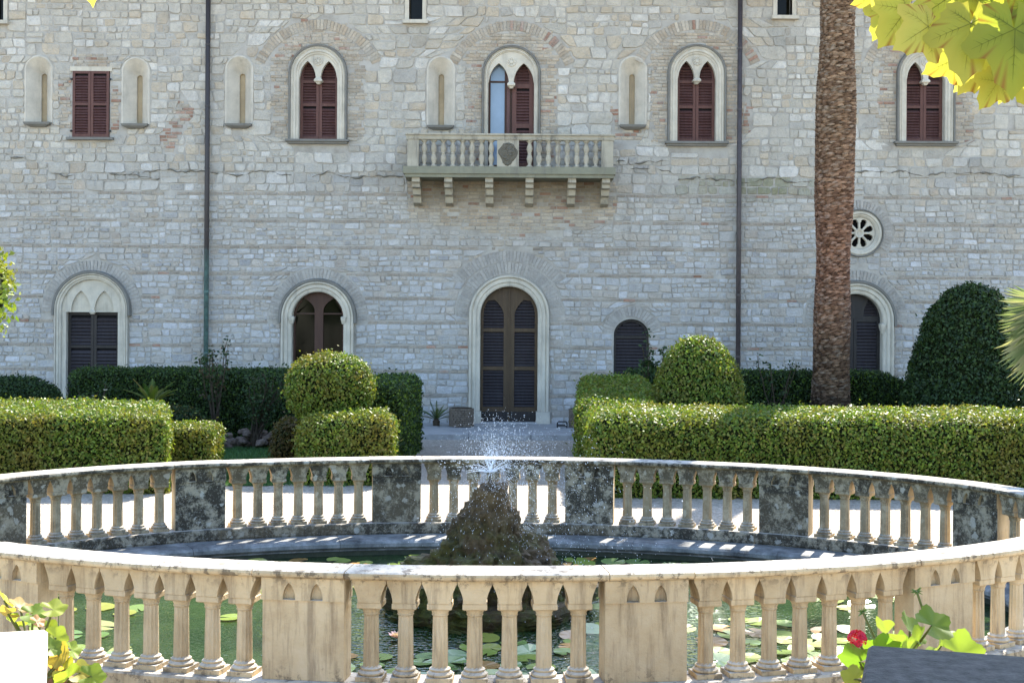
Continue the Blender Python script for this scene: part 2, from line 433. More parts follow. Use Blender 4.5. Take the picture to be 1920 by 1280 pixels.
# --- openings: outline polygons (X, Z)
def zz(px, py): return F(px, py)[1]
def xx(px, py): return F(px, py)[0]
holes = []; excl = []                            # holes in the wall; shapes that keep stones out
wins = []
for cx, top, sill in ((597, 88, 262), (959, 90, 316), (1307, 88, 266), (1736, 90, 266)):
    X, Z = F(cx, top); zs_ = F(cx, sill)[1]; hw = 51/S
    wins.append((X, Z, zs_, hw, cx))
for (X, Z, zb, hw, cx) in wins:
    holes.append(arch(X, hw-.06, zb, Z-hw)); excl.append(arch(X, hw+.05, zb-.12, Z-hw))
niches = []
for cx, top, bot in ((73, 107, 230), (255, 110, 233), (449, 107, 233), (827, 108, 236), (1187, 108, 235)):
    X, Z = F(cx, top); zb = F(cx, bot)[1]; hw = 23.5/S; niches.append((X, Z, zb, hw))
    holes.append(arch(X, hw, zb, Z-hw)); excl.append(arch(X, hw+.04, zb-.06, Z-hw))
RW = (*F(136, 134), *F(206, 258)); RW = (F(136, 196)[0], F(206, 196)[0], F(171, 258)[1], F(171, 134)[1])
holes.append([(RW[0], RW[2]), (RW[0], RW[3]), (RW[1], RW[3]), (RW[1], RW[2])])
excl.append([(RW[0]-.03, RW[2]-.08), (RW[0]-.03, RW[3]+.03), (RW[1]+.03, RW[3]+.03), (RW[1]+.03, RW[2]-.08)])
tops = []
for a, b, bot in ((767, 792, 37), (1457, 1485, 29), (-18, 7, 38), (1085, 1085, 0)):
    if a == b: continue
    x0, zb = F(a, bot); x1, _ = F(b, bot); zt = zb+1.05
    zt = min(zt, TOPZ-.15); tops.append((x0, x1, zb, zt)); holes.append([(x0, zb), (x0, zt), (x1, zt), (x1, zb)])
    excl.append([(x0-.1, zb-.1), (x0-.1, zt+.05), (x1+.1, zt+.05), (x1+.1, zb-.1)])
GZ = .1
def garch(cx, hwi, top, hwo):                     # ground-floor arch: inner half width, crown of the opening, outer half width (px)
    X, Z = F(cx, top); return X, Z, hwi/S, hwo/S
AW = garch(596, 48.5, 547, 68); PT = garch(955, 54, 537, 75); RD = garch(1605, 50, 551, 70); LD = garch(173, 57, 524, 68.5)
for (X, Z, hi, ho) in (AW, PT, RD, LD):
    holes.append(arch(X, hi+.05, GZ+.005, Z-hi)); excl.append(arch(X, ho+.02, GZ-.05, Z-hi))
SD = garch(1184, 33, 598, 33)
holes.append(arch(SD[0], SD[2], GZ+.005, SD[1]-SD[2]*.9, 20, SD[2]*.9)); excl.append(arch(SD[0], SD[2]+.01, GZ, SD[1]-SD[2]*.9, 20, SD[2]*.9))
RO = (*F(1612, 437), 42/S)
def circ(x, z, r, n=28): return [(x-r*math.cos(2*math.pi*i/n), z+r*math.sin(2*math.pi*i/n)) for i in range(n)]
holes.append(circ(RO[0], RO[1], RO[2]-.06)); excl.append(circ(RO[0], RO[1], RO[2]+.02))
wall = H(plate([(-16, -.3), (-16, TOPZ), (16, TOPZ), (16, -.3)], holes, YF, YF+.42, 'wall', 'mortar', house))
P('house_body', MB().box(-16, 16, YF+.5, YF+10.5, -.3, TOPZ-.01), 'void')
P('side_wall', MB().box(-16.02, -15.9, YF+.43, YF+10.6, -.3, TOPZ-.02).box(15.9, 16.02, YF+.43, YF+10.6, -.3, TOPZ-.02), 'mortar')
roof = MB(); roof.add([(-16.5, YF-.38, TOPZ+.02), (16.5, YF-.38, TOPZ+.02), (16.5, YF+5.4, TOPZ+1.5), (-16.5, YF+5.4, TOPZ+1.5), (16.5, YF+11.2, TOPZ+.02), (-16.5, YF+11.2, TOPZ+.02),
    (-16.5, YF-.38, TOPZ+.16), (16.5, YF-.38, TOPZ+.16), (16.5, YF+5.4, TOPZ+1.64), (-16.5, YF+5.4, TOPZ+1.64), (16.5, YF+11.2, TOPZ+.16), (-16.5, YF+11.2, TOPZ+.16)],
    [(0,1,4,5),(6,7,8,9),(9,8,10,11),(0,1,7,6),(5,4,10,11),(0,6,9,11,5),(1,7,8,10,4)])
P('roof', roof, 'roof')

# --- brick zones round the openings
BRICK = [(.45, .365, .265), (.48, .395, .29), (.42, .335, .24), (.47, .405, .315), (.50, .43, .33)]
RED = [(.36, .215, .15), (.40, .25, .18), (.32, .18, .12)]
bricks = MB()
def brickcol(red=.06):
    c = rnd.choice(RED) if rnd.random() < red else rnd.choice(BRICK); g = rnd.uniform(.82, 1.14); return tuple(min(.8, q*g) for q in c)
def excl_iv(shapes, z0, z1, xa, xb, n=4):
    iv = []
    for s in shapes:
        zlo = min(p[1] for p in s); zhi = max(p[1] for p in s)
        if z1 < zlo or z0 > zhi: continue
        lo, hi = 9e9, -9e9
        for i in range(n+1):
            z = z0+(z1-z0)*i/n+1e-5
            r = xr(s, min(max(z, zlo+1e-3), zhi-1e-3))
            if r: lo = min(lo, r[0]); hi = max(hi, r[1])
        if hi > xa and lo < xb: iv.append((lo, hi))
    iv.sort(); out = []; x = xa
    for lo, hi in iv:
        if lo > x: out.append((x, min(lo, xb)))
        x = max(x, hi)
    if x < xb: out.append((x, xb))
    return [(a, b) for a, b in out if b-a > .05]
def brick(x0, x1, z0, z1, col):
    pr = rnd.uniform(.006, .022); e = .004
    bricks.add([(x0, YF+.01, z0), (x1, YF+.01, z0), (x1, YF+.01, z1), (x0, YF+.01, z1), (x0+e, YF-pr, z0+e), (x1-e, YF-pr*rnd.uniform(.6, 1.2), z0+e), (x1-e, YF-pr, z1-e), (x0+e, YF-pr, z1-e)],
               [(4,5,6,7),(0,1,5,4),(1,2,6,5),(2,3,7,6),(3,0,4,7)], col)
zones = []
def fill_bricks(zone, red=.06, h=.078, skip=.03):
    zl = min(p[1] for p in zone); zh = max(p[1] for p in zone); z = zl
    while z < zh-.02:
        r = xr(zone, z+h/2)
        if r:
            for a, b in excl_iv(excl_all, z, z+h, r[0], r[1]):
                x = a+rnd.uniform(-.12, 0)
                while x < b:
                    w = rnd.choice((.24, .25, .13, .26)); p0, p1 = max(x, a), min(x+w-.013, b)
                    if p1-p0 > .04 and rnd.random() > skip: brick(p0, p1, z, z+h-.014, brickcol(red))
                    x += w
        z += h
rings = []
def softcol():
    g = rnd.uniform(.86, 1.1); return (.41*g, .38*g, .335*g)
def voussoirs(cx, cz, r0, r1, a0, a1, red=.1, step=.075):        # a fan of bricks on edge
    soft = red < .035
    n = int((r0+r1)/2*(a1-a0)/step)
    for i in range(n):
        b0 = a0+(a1-a0)*i/n+.004/r0; b1 = a0+(a1-a0)*(i+1)/n-.006/r0; pr = rnd.uniform(.008, .02); rr = r1-rnd.uniform(0, .03)
        q = [(cx+r*math.cos(a), cz+r*math.sin(a)) for r, a in ((r0, b0), (r0, b1), (rr, b1), (rr, b0))]
        bricks.add([(x, YF+.01, z) for x, z in q]+[(x, YF-pr, z) for x, z in q], [(4,5,6,7),(0,1,5,4),(1,2,6,5),(2,3,7,6),(3,0,4,7)], softcol() if soft else brickcol(red))
excl_all = list(excl)
zone_specs = []
for i, (X, Z, zb, hw, cx) in enumerate(wins):
    R1 = hw+.42; zc = Z-hw-.10; zt = (38 if i != 3 else 36)/S
    zone_specs.append((arch(X, R1, max(zb, F(cx, 300)[1])-.02, Z-hw+.02, 16, hw+.42), .07))
    rings.append((X, Z-hw-.32, hw+.70, hw+.93, .42, math.pi-.42, .055))
for (X, Z, hi, ho), red in ((PT, .03), (AW, .02), (RD, .03), (LD, .02)):
    rings.append((X, Z-hi, ho+.03, ho+.30, -.05, math.pi+.05, red*.5))
rings.append((PT[0], PT[1]-PT[2]-.12, PT[3]+.42, PT[3]+.68, .62, math.pi-.62, .0))
rings.append((SD[0], SD[1]-SD[2]*.9-.02, SD[2]+.03, SD[2]+.27, .15, math.pi-.15, .03))
rings.append((RO[0], RO[1], RO[2]+.03, RO[2]+.24, -.6, math.pi+.6, .02))
for cx, z0, r0, r1, a0, a1, red in rings: voussoirs(cx, z0, r0, r1, a0, a1, red)
ring_polys = []
for cx, cz, r0, r1, a0, a1, red in rings:
    n = 18; ring_polys.append([(cx+(r1+.01)*math.cos(a0+(a1-a0)*i/n), cz+(r1+.01)*math.sin(a0+(a1-a0)*i/n)) for i in range(n+1)])
bz = []                                           # plain brick areas
for poly, red in zone_specs: bz.append((poly, red))
bxa, bza = F(770, 338); bxb, bzb = F(1150, 415)
bz.append(([(bxa, bzb), (bxa-.1, bza), (bxb+.1, bza), (bxb, bzb), ((bxa+bxb)/2, bzb-.35)], .08))
def blob(pts): return [F(a, b) for a, b in pts]
bz.append((blob([(318, 285), (302, 270), (300, 252), (318, 236), (330, 218), (330, 196), (342, 182), (352, 196), (366, 214), (352, 232), (340, 262), (330, 280)]), .75))
bz.append((blob([(140, 132), (136, 112), (150, 100), (196, 100), (206, 116), (206, 132)]), .30))
bz.append((blob([(1392, 250), (1392, 190), (1410, 196), (1408, 250)]), .55))
bz.append((blob([(1146, 262), (1150, 196), (1160, 196), (1164, 238), (1208, 240), (1206, 262)]), .35))
bz.append((blob([(206, 250), (206, 160), (226, 160), (224, 250)]), .2)); bz.append((blob([(112, 240), (112, 140), (134, 140), (134, 240)]), .2))
bz.append((blob([(878, 515), (878, 488), (905, 474), (1005, 474), (1032, 488), (1032, 515)]), .06))
for pl in ring_polys[:4]+ring_polys[8:9]: bz.append((pl, .04))
def inring(x, z):
    for cx, cz, r0, r1, a0, a1, red in rings:
        d = math.hypot(x-cx, z-cz); a = math.atan2(z-cz, x-cx)
        if a < -math.pi/2: a += 2*math.pi
        if r0-.02 < d < r1 and a0-.03 < a < a1+.03: return True
    return False
for poly, red in bz:
    zl = min(p[1] for p in poly); zh = max(p[1] for p in poly); h = .076; z = zl
    while z < zh-.02:
        r = xr(poly, z+h/2)
        if r:
            ja, jb = (rnd.uniform(-.09, .09), rnd.uniform(-.09, .09))
            for a, b in excl_iv(excl, z, z+h, r[0]+ja, r[1]+jb):
                x = a+rnd.uniform(-.12, 0)
                while x < b:
                    w = rnd.choice((.24, .25, .14, .26)); p0, p1 = max(x, a), min(x+w-.013, b)
                    if p1-p0 > .04 and rnd.random() > .03 and not inring((p0+p1)/2, z+h/2): brick(p0, p1, z, z+h-.014, brickcol(red))
                    x += w
        z += h
stone_excl = excl+ring_polys+[b[0] for b in bz]
for (cx, cz, r0, r1, a0, a1, red), pl in zip(rings, ring_polys): pass
# thin brick levelling courses that band the lower wall
course_z = [F(960, y)[1] for y in (366, 417, 466, 516, 561, 606, 651, 697, 742)]
for i, z in enumerate(course_z):
    for a, b in excl_iv(stone_excl, z-.05, z+.05, -12.6, 12.6):
        x = a
        while x < b:
            w = rnd.uniform(.18, .30); p1 = min(x+w-.012, b)
            if p1-x > .05 and rnd.random() > .05:
                g_ = rnd.uniform(.8, 1.1); brick(x, p1, z-.032+rnd.uniform(-.006, .006), z+.026, brickcol(1) if rnd.random() < (.10 if i in (6, 7, 8) else .03) else (.37*g_, .315*g_, .25*g_))
            x += w

# --- stones
STONE = [(.475, .445, .375)]*5+[(.515, .485, .415)]*5+[(.445, .415, .35)]*3+[(.485, .42, .32)]*3+[(.40, .38, .335)]+[(.58, .555, .495)]*2+[(.44, .375, .285)]
stain = [(F(1400, 352), 1.7, .30, (.20, .20, .10), .85), (F(790, 318), 1.0, .22, (.17, .17, .16), .7), (F(640, 340), 1.3, .14, (.2, .2, .19), .6), (F(250, 325), 1.1, .12, (.2, .2, .19), .6),
         (F(780, 60), .28, .30, (.25, .25, .23), .6), (F(1472, 60), .35, .40, (.25, .25, .23), .6), (F(390, 520), .30, 3.0, (.27, .26, .24), .45), (F(1385, 420), .25, 1.2, (.27, .26, .24), .35),
         (F(1840, 320), 1.2, .2, (.22, .22, .21), .5), (F(310, 60), .2, .9, (.28, .27, .25), .4), (F(960, 420), 2.0, .6, (.36, .29, .20), .45)]
stones = []
def stone(b0, b1, t0, t1, z0, z1):               # bottom and top ends may differ: stones are cut to the arches
    w, h = ((b1-b0)+(t1-t0))/2, z1-z0
    if w < .05 or h < .04 or min(b1-b0, t1-t0) < .01: return
    g = min(rnd.uniform(.002, .011), w*.1, h*.1); b0 += g; t0 += g; b1 -= g; t1 -= g; z0 += g; z1 -= g
    k1, k2, k3, k4 = [rnd.choice((.03, .06, .10, .16, .24)) for _ in range(4)]; asp = min(2.0, w/h)
    uv = [(k1/asp, 0), (1-k2/asp, 0), (1, k2*1.1), (1, 1-k3*1.1), (1-k3/asp, 1), (k4/asp, 1), (0, 1-k4*1.1), (0, k1*1.1)]
    j = min(w, h)*.05; q = []
    for u, v in uv:
        xa = b0+(b1-b0)*u; xb = t0+(t1-t0)*u; q.append((xa+(xb-xa)*v+rnd.uniform(-j, j), z0+(z1-z0)*v+rnd.uniform(-j, j)))
    def wav(x, z):
        p_ = Vector((x*1.9, z*2.3, 3.3)); p2 = Vector((x*6.5, z*6.5, 9.1))
        return x+.05*mn.noise(p_)+.022*mn.noise(p2), z+.030*mn.noise(p_+Vector((7, 1, 5)))+.016*mn.noise(p2+Vector((2, 8, 4)))
    q = [wav(*p_) for p_ in q]
    cx, cz = sum(p_[0] for p_ in q)/8, sum(p_[1] for p_ in q)/8; pr = rnd.uniform(.004, .028); e = rnd.uniform(.008, .018); bx_, bz_ = max(.6, 1-2*e/w), max(.6, 1-2*e/h)
    tx, tz = rnd.uniform(-.05, .05), rnd.uniform(-.05, .05)
    vs = [(x, YF+.012, z) for x, z in q]+[(cx+(x-cx)*bx_, YF-pr+(x-cx)*tx+(z-cz)*tz, cz+(z-cz)*bz_) for x, z in q]+[(cx+rnd.uniform(-.2, .2)*w, YF-pr-rnd.uniform(-.006, .014), cz)]
    fs = [(i, (i+1) % 8, (i+1) % 8+8, i+8) for i in range(8)]+[(i+8, (i+1) % 8+8, 16) for i in range(8)]
    c = rnd.choice(STONE); gg = rnd.uniform(.93, 1.06); up_ = max(0, min(1, (cz-3.6)/2.6)); c = (c[0]*(.97+.12*up_), c[1]*(1.0+.06*up_), c[2]*(1.115-.085*up_))  # upper stones creamier; bluish shade put into the lower stones' colour
    c = [q_*gg for q_ in c]
    for (sx, sz), rx_, rz_, sc, am in stain:
        d = ((cx-sx)/rx_)**2+((cz-sz)/rz_)**2
        if d < 1.6:
            a = am*max(0, 1-d/1.6)*rnd.uniform(.4, 1.15); c = [c[i]*(1-a)+sc[i]*a for i in range(3)]
    stones.append((w*h, vs, fs, tuple(c)))
def rows(z0, z1, hmin, hmax):
    n = max(1, round((z1-z0)/rnd.uniform(hmin, hmax))); zs = [z0]
    for i in range(1, n): zs.append(z0+(z1-z0)*(i/n)+rnd.uniform(-.22, .22)*(z1-z0)/n)
    return zs+[z1]
def band(z0, z1, hmin, hmax, pw, asp):
    x = -12.7
    while x < 12.7:
        w = rnd.uniform(*pw); xe = min(x+w, 12.7); rz = rows(z0, z1, hmin, hmax)
        for a, b in zip(rz, rz[1:]):
            ib = excl_iv(stone_excl, a, a+(b-a)*.15, x, xe); it = excl_iv(stone_excl, b-(b-a)*.15, b, x, xe)
            if len(ib) != len(it) or any(abs(p[0]-r[0]) > .5 or abs(p[1]-r[1]) > .5 for p, r in zip(ib, it)): ib = it = excl_iv(stone_excl, a, b, x, xe)
            for (p, q), (pt, qt) in zip(ib, it):
                W = ((q-p)+(qt-pt))/2; u = 0.0
                X_ = lambda k: p+(q-p)*k/W
                T_ = lambda k: pt+(qt-pt)*k/W
                while u < W-1e-4:
                    sw = (b-a)*rnd.uniform(*asp); e = u+sw
                    if W-e < (b-a)*.6: e = W
                    if e-u > .34 and (b-a) > .2 and rnd.random() < .12:
                        m_ = (a+b)/2+rnd.uniform(-.04, .04); k = (m_-a)/(b-a); ml, mr_ = X_(u)+(T_(u)-X_(u))*k, X_(e)+(T_(e)-X_(e))*k
                        stone(X_(u), X_(e), ml, mr_, a, m_); stone(ml, mr_, T_(u), T_(e), m_, b)
                    else:
                        sk = rnd.uniform(-.02, .02) if 0 < u and e < W else 0
                        stone(X_(u), X_(e), T_(u), T_(e), a, b)
                    u = e
        x = xe
bands = [.02]+sorted(course_z)
for i, (a, b) in enumerate(zip(bands, bands[1:])): band(a+.036, b-.036, .098, .150, (.4, 1.3), (1.05, 2.3))
z = bands[-1]+.036
while z < TOPZ-.05:
    h = rnd.uniform(.50, .66)
    if TOPZ-z-h < .25: h = TOPZ-z
    band(z, z+h, .145, .245, (.6, 2.0), (.9, 1.9)); z += h
stones.sort(key=lambda t: -t[0])
for a, vs, fs, c in stones[:300]:
    MB().add(vs, fs, c).build('stone', 'stone', wall)
rest = MB()
for a, vs, fs, c in stones[300:]: rest.add(vs, fs, c)
tag(rest.build('stonework', 'stone', wall), kind='stuff')
tag(bricks.build('brickwork', 'stone', wall), kind='stuff')
# ragged drip ledge across the middle of the wall
led = MB()
for pa, pb, base in ((20, 60, 300), (95, 138, 322), (205, 385, 322), (395, 548, 324), (585, 757, 330), (1155, 1250, 304), (1270, 1378, 336), (1390, 1522, 338), (1600, 1700, 322), (1690, 1915, 326), (1180, 1260, 318), (230, 300, 330)):
    x0, zc = F(pa, base); x1, _ = F(pb, base); n = int((x1-x0)/.035); Lp = []
    for i in range(n+1):
        x = x0+(x1-x0)*i/n; q = Vector((x*1.6, base*.7, 0)); zo = zc+.13*mn.noise(q)+.05*mn.noise(q*4.1)
        t = .8*max(0.0, .020+.055*mn.noise(Vector((x*3.7, base, 4)))+.03*mn.noise(Vector((x*13, base, 1))))*(0 if i in (0, n) else 1); d = .006+t*(1.1+.5*mn.noise(Vector((x*9, 2, base))))
        Lp.append([(x, YF+.01, zo+t*.8), (x, YF-.018-d, zo+t*.25), (x, YF-.012-d*.9, zo-t*.35), (x, YF+.01, zo-t)])
    led.loops(Lp, True, True, True)
tag(led.build('drip_ledge', 'ledge', wall), kind='stuff')

# --- carved frames and windows
def slats(parent, m, left, right, z0, z1, step, y, stuff=False, depth=.045):
    z = z0+step*.6; acc = MB(); n = 0
    while z < z1-step*.3:
        a, b = left(z), right(z)
        if a is not None and b is not None and b-a > .04:
            t = step*.42; jit = rnd.uniform(-.006, .006)
            mb = acc if stuff else MB()
            mb.add([(a, y-depth+jit, z-t), (b, y-depth+jit, z-t), (b, y, z+t), (a, y, z+t), (a, y-depth+.010+jit, z-t-.008), (b, y-depth+.010+jit, z-t-.008), (b, y+.01, z+t-.008), (a, y+.01, z+t-.008)],
                   [(0,1,2,3),(7,6,5,4),(0,4,5,1),(1,5,6,2),(2,6,7,3),(3,7,4,0)])
            if not stuff: mb.build('slat', m, parent)
            n += 1
        z += step
    if stuff and n: tag(acc.build('louvre', m, parent), kind='stuff')
def poly_bounds(poly):
    def l(z):
        r = xr(poly, z); return r[0] if r else None
    def r_(z):
        r = xr(poly, z); return r[1] if r else None
    return l, r_
def inset(poly, d):
    n = len(poly); out = []; A = sum(poly[i][0]*poly[(i+1) % n][1]-poly[(i+1) % n][0]*poly[i][1] for i in range(n)); s = 1 if A > 0 else -1
    for i in range(n):
        p, q, r = Vector(poly[i-1]), Vector(poly[i]), Vector(poly[(i+1) % n])
        e1 = (q-p).normalized(); e2 = (r-q).normalized(); n1 = Vector((-e1.y, e1.x))*s; n2 = Vector((-e2.y, e2.x))*s
        b = n1+n2
        if b.length < 1e-6: b = n1.copy()
        b.normalize(); k = d/max(.35, b.dot(n1)); v = q+b*k; out.append((v.x, v.y))
    return out
def shutter(parent, poly, rails, y, mframe, mslat, step=.058, st=.055, thick=.05, stuff=False):
    zl = min(p[1] for p in poly); zh = max(p[1] for p in poly)
    ins = inset(poly, st); hs = []; lo = zl+st*1.3
    cuts = [lo]+[r for r in rails]+[zh]
    for i in range(len(cuts)-1):
        a = cuts[i]+(st*.5 if i else 0); b = cuts[i+1]-(st*.5 if i < len(cuts)-2 else 0)
        # part of the inset outline between a and b
        pts = [(x, z) for x, z in ins if a < z < b]
        ra, rb = xr(ins, a+1e-4), xr(ins, b-1e-4)
        xm = (min(x for x, z in ins)+max(x for x, z in ins))/2
        if ra is None: continue
        apex = max(pts, key=lambda t: t[1]) if pts else None
        xa = apex[0] if (apex and rb is None) else xm
        L = sorted([p for p in pts if p[0] < xa-1e-5], key=lambda t: t[1]); Rr = sorted([p for p in pts if p[0] >= xa-1e-5], key=lambda t: -t[1])
        h = [(ra[0], a)]+L+([(rb[0], b)] if rb else [])+([(rb[1], b)] if rb else [])+Rr+[(ra[1], a)]
        q = [h[0]]
        for p in h[1:]:
            if math.hypot(p[0]-q[-1][0], p[1]-q[-1][1]) > .004: q.append(p)
        if len(q) > 2: hs.append(q)
    o = plate(poly, hs, y, y+thick, 'shutter', mframe); o.parent = parent
    MB().prism(inset(poly, st*.4), y+thick+.002, y+thick+.014).build('dark_backing', 'void', parent)  # near-black sheet added for the dark gaps between slats
    for h in hs:
        l, r_ = poly_bounds(h); slats(parent, mslat, l, r_, min(p[1] for p in h), max(p[1] for p in h), step, y+thick*.9, stuff)
gothic = []
for i, (X, Z, zb, hw, cx) in enumerate(wins):
    w = grp('balcony_door' if i == 1 else 'gothic_window')
    tag(w, ('twin-lancet gothic balcony door, left leaf open on a pane coloured with sky reflection' if i == 1 else 'twin-lancet gothic window with closed oxblood shutters'))
    zs_ = Z-hw; hi = 36/S if i != 1 else 43/S
    ow = hw-hi
    pr = [(0, YF+.33), (0, YF-.015), (ow*.12, YF-.035), (ow*.30, YF-.035), (ow*.36, YF-.06), (ow*.62, YF-.06), (ow*.68, YF-.045), (ow*.86, YF-.075), (ow, YF-.06), (ow, YF+.33)]
    sweep(archpath(X, hi, zb, zs_), pr).build('stone_frame', 'trim', w)
    hp = [(ow+.002, YF+.05), (ow+.002, YF-.09), (ow+.035, YF-.10), (ow+.05, YF-.06), (ow+.05, YF+.05)]
    sweep(archpath(X, hi, zb, zs_), hp).build('hood_mould', 'sill', w)
    # tracery: half-round head pierced by two lancets
    za = Z-(27 if i != 1 else 29)/S; zsp = Z-(60 if i != 1 else 66)/S; pw = 6.5/S
    top = [(X-hi*math.cos(math.pi*k/20), zs_+hi*math.sin(math.pi*k/20)) for k in range(21)]
    ll = lancet(X-hi+.012, X-pw*.7, zsp, zsp+.0, za, 8)[1:-1]; rl = lancet(X+pw*.7, X+hi-.012, zsp, zsp, za, 8)[1:-1]
    tracery = [(X-hi+.0, zsp-.01)]+ll+[(X-pw*.55, zsp-.03), (X+pw*.55, zsp-.03)]+rl+[(X+hi, zsp-.01)]+list(reversed(top))
    q = [tracery[0]]
    for p in tracery[1:]:
        if math.hypot(p[0]-q[-1][0], p[1]-q[-1][1]) > .006: q.append(p)
    MB().prism(q, YF-.012, YF+.14).build('tracery', 'trim', w)
    pd = MB(); pd.loops([[(X+sx*a, YF+.06+sy*b, z) for sx, sy in ((-1,-1),(1,-1),(1,1),(-1,1))] for a, b, z in ((pw*.7, .085, zsp+.02), (pw*1.15, .11, zsp-.02), (pw*1.15, .11, zsp-.055), (pw*.75, .08, zsp-.075), (pw*.35, .05, zsp-.115))], True, True, True)
    pd.build('pendant_capital', 'trim', w)
    md = MB(); mz = Z-27/S; mr = 8.5/S
    md.loops([[(X+r*math.cos(2*math.pi*j/18)*(1+.06*math.cos(8*2*math.pi*j/18)), YF-.012-dy, mz+r*math.sin(2*math.pi*j/18)*(1+.06*math.cos(8*2*math.pi*j/18))) for j in range(18)] for r, dy in ((mr, 0), (mr*.95, .022), (mr*.78, .024), (mr*.7, .008), (mr*.45, .010), (mr*.34, .028), (mr*.12, .03))], True, False, True)
    for j in range(8):
        a = 2*math.pi*j/8; md.box(X+mr*.58*math.cos(a)-.014, X+mr*.58*math.cos(a)+.014, YF-.034, YF-.012, mz+mr*.58*math.sin(a)-.014, mz+mr*.58*math.sin(a)+.014)
    md.build('medallion', 'trim', w)
    zl = zb+.01
    full = lambda xa, xb: lancet(xa, xb, zl, zsp-.02, za+.05, 8)
    if i != 1:
        for a, b in ((X-hi+.004, X-.004), (X+.004, X+hi-.004)):
            ap = [(a, zl), (a, zs_+.05)]
            for k in range(1, 7):
                t = k/7; xq = a+(b-a)*t; ap.append((xq, zs_+math.sqrt(max(.001, (hi-.01)**2-(xq-X)**2))))
            ap += [(b, zs_+(hi*.97 if abs(b-X) < .05 else .05)), (b, zl)]
            if a > X-.01: ap[1] = (a, zs_+hi*.97)
            shutter(w, ap, [zl+.78*1.0, zl+(zsp-zl)*.97], YF+.17, 'shutter', 'shutter_pale', .062, .062)
        sb = MB(); sb.box(X-hw-.10, X+hw+.10, YF-.15, YF+.30, zb-.05, zb-.003); sb.box(X-hw-.06, X+hw+.06, YF-.10, YF, zb-.10, zb-.052)
        sb.build('sill', 'sill', w)
        # moss tufts on the sill
    else:
        # right leaf closed, left one folded in on a glazed leaf with sky reflection in its colour
        a, b = X+.02, X+hi-.004
        ap = [(a, zl), (a, zs_+hi*.97)]+[(a+(b-a)*k/7, zs_+math.sqrt(max(.001, (hi-.01)**2-(a+(b-a)*k/7-X)**2))) for k in range(1, 7)]+[(b, zs_+.05), (b, zl)]
        shutter(w, ap, [zl+.95, zl+(zsp-zl)*.98], YF+.17, 'shutter', 'shutter_pale', .066, .10)
        a, b = X-hi+.004, X-.10
        ap = [(a, zl), (a, zs_+.05)]+[(a+(b-a)*k/6, zs_+math.sqrt(max(.001, (hi-.01)**2-(a+(b-a)*k/6-X)**2))) for k in range(1, 7)]+[(b, zl)]
        g = inset(ap, .045); zc = zsp+.06
        lowp = [p for p in g if p[1] < zc]; xa, xb = xr(g, zc)
        h1 = [(xa, zl+.09), (xa, zc-.02), (xb, zc-.02), (xb, zl+.09)]
        h2 = [(xa, zc+.02)]+[p for p in g if p[1] > zc+.03]+[(xb, zc+.02)]
        o = plate(ap, [h1, h2], YF+.22, YF+.27, 'glazed_leaf', 'redwood'); o.parent = w
        MB().prism(h1, YF+.245, YF+.252).build('pane', 'glass_sky_tint', w); MB().prism(h2, YF+.246, YF+.253).build('pane', 'glass_sky_tint', w)
        MB().box(X-.098, X-.03, YF+.14, YF+.34, zl, zs_+hi*.9).build('folded_shutter', 'shutter_pale', w)
        MB().box(X-.028, X+.015, YF+.20, YF+.34, zl, zs_+hi*.9).build('mullion', 'redwood', w)
# --- splayed blind niches with a slit
for i, (X, Z, zb, hw) in enumerate(niches):
    w = grp('slit_niche'); n = 16
    off = .05 if i == 0 else (.03 if i in (1, 2) else 0)
    so = arch(X, hw, zb, Z-hw, n); si = arch(X+off, .062, zb+.05, Z-hw-.12, n)
    sm = MB(); sm.loops([[(x, YF-.02, z) for x, z in so], [(x, YF+.22, z) for x, z in si], [(x, YF+.40, z) for x, z in si]], True); sm.build('splay', 'niche_stone', w, smooth=False)
    MB().prism(si, YF+.27, YF+.30).build('slit', 'slit', w)
    sweep(archpath(X, hw, zb, Z-hw), [(0, YF+.02), (0, YF-.0215), (.03, YF-.018), (.055, YF+.02)]).build('surround', 'niche_stone', w)
    sl = MB(); 
    sl.loops([[(X+sx*a, YF-.02-d*(1 if sy < 0 else -.4), z) for sx, sy in ((-1,-1),(1,-1),(1,1),(-1,1))] for a, d, z in ((hw*.6, .06, zb-.10), (hw*1.0, .12, zb-.05), (hw+.02, .13, zb-.002))], True, True, True); sl.build('sill', 'sill', w)
# --- rectangular shuttered window
w = grp('shuttered_window'); x0, x1, z0, z1 = RW; xm = (x0+x1)/2
for a, b in ((x0+.01, xm-.004), (xm+.004, x1-.01)):
    shutter(w, [(a, z0), (a, z1), (b, z1), (b, z0)], [(z0+z1)/2], YF-.04, 'shutter', 'shutter_pale', .060, .055, .05)
MB().box(x0-.10, x1+.10, YF-.13, YF+.1, z0-.06, z0-.004).build('sill', 'sill', w)
MB().box(x0-.05, x1+.05, YF-.03, YF+.2, z1+.002, z1+.10).build('lintel', 'plaster', w)
for zz_ in (z0+.14, z1-.18):
    for xs_ in (x0-.02, x1+.01): MB().box(xs_-.015, xs_+.02, YF-.06, YF, zz_-.02, zz_+.02).build('hinge', 'iron', w)
# --- small top windows
for x0, x1, z0, z1 in tops:
    w = grp('slit_window')
    plate([(x0-.09, z0-.02), (x0-.09, z1+.09), (x1+.09, z1+.09), (x1+.09, z0-.02)], [[(x0, z0), (x0, z1), (x1, z1), (x1, z0)]], YF-.03, YF+.2, 'stone_frame', 'trim').parent = w
    MB().box(x0-.13, x1+.13, YF-.14, YF+.1, z0-.10, z0-.022).build('sill', 'trim', w)
    MB().box(x0-.01, x1+.01, YF+.30, YF+.33, z0-.01, z1+.01).build('pane', 'glass_dark', w)
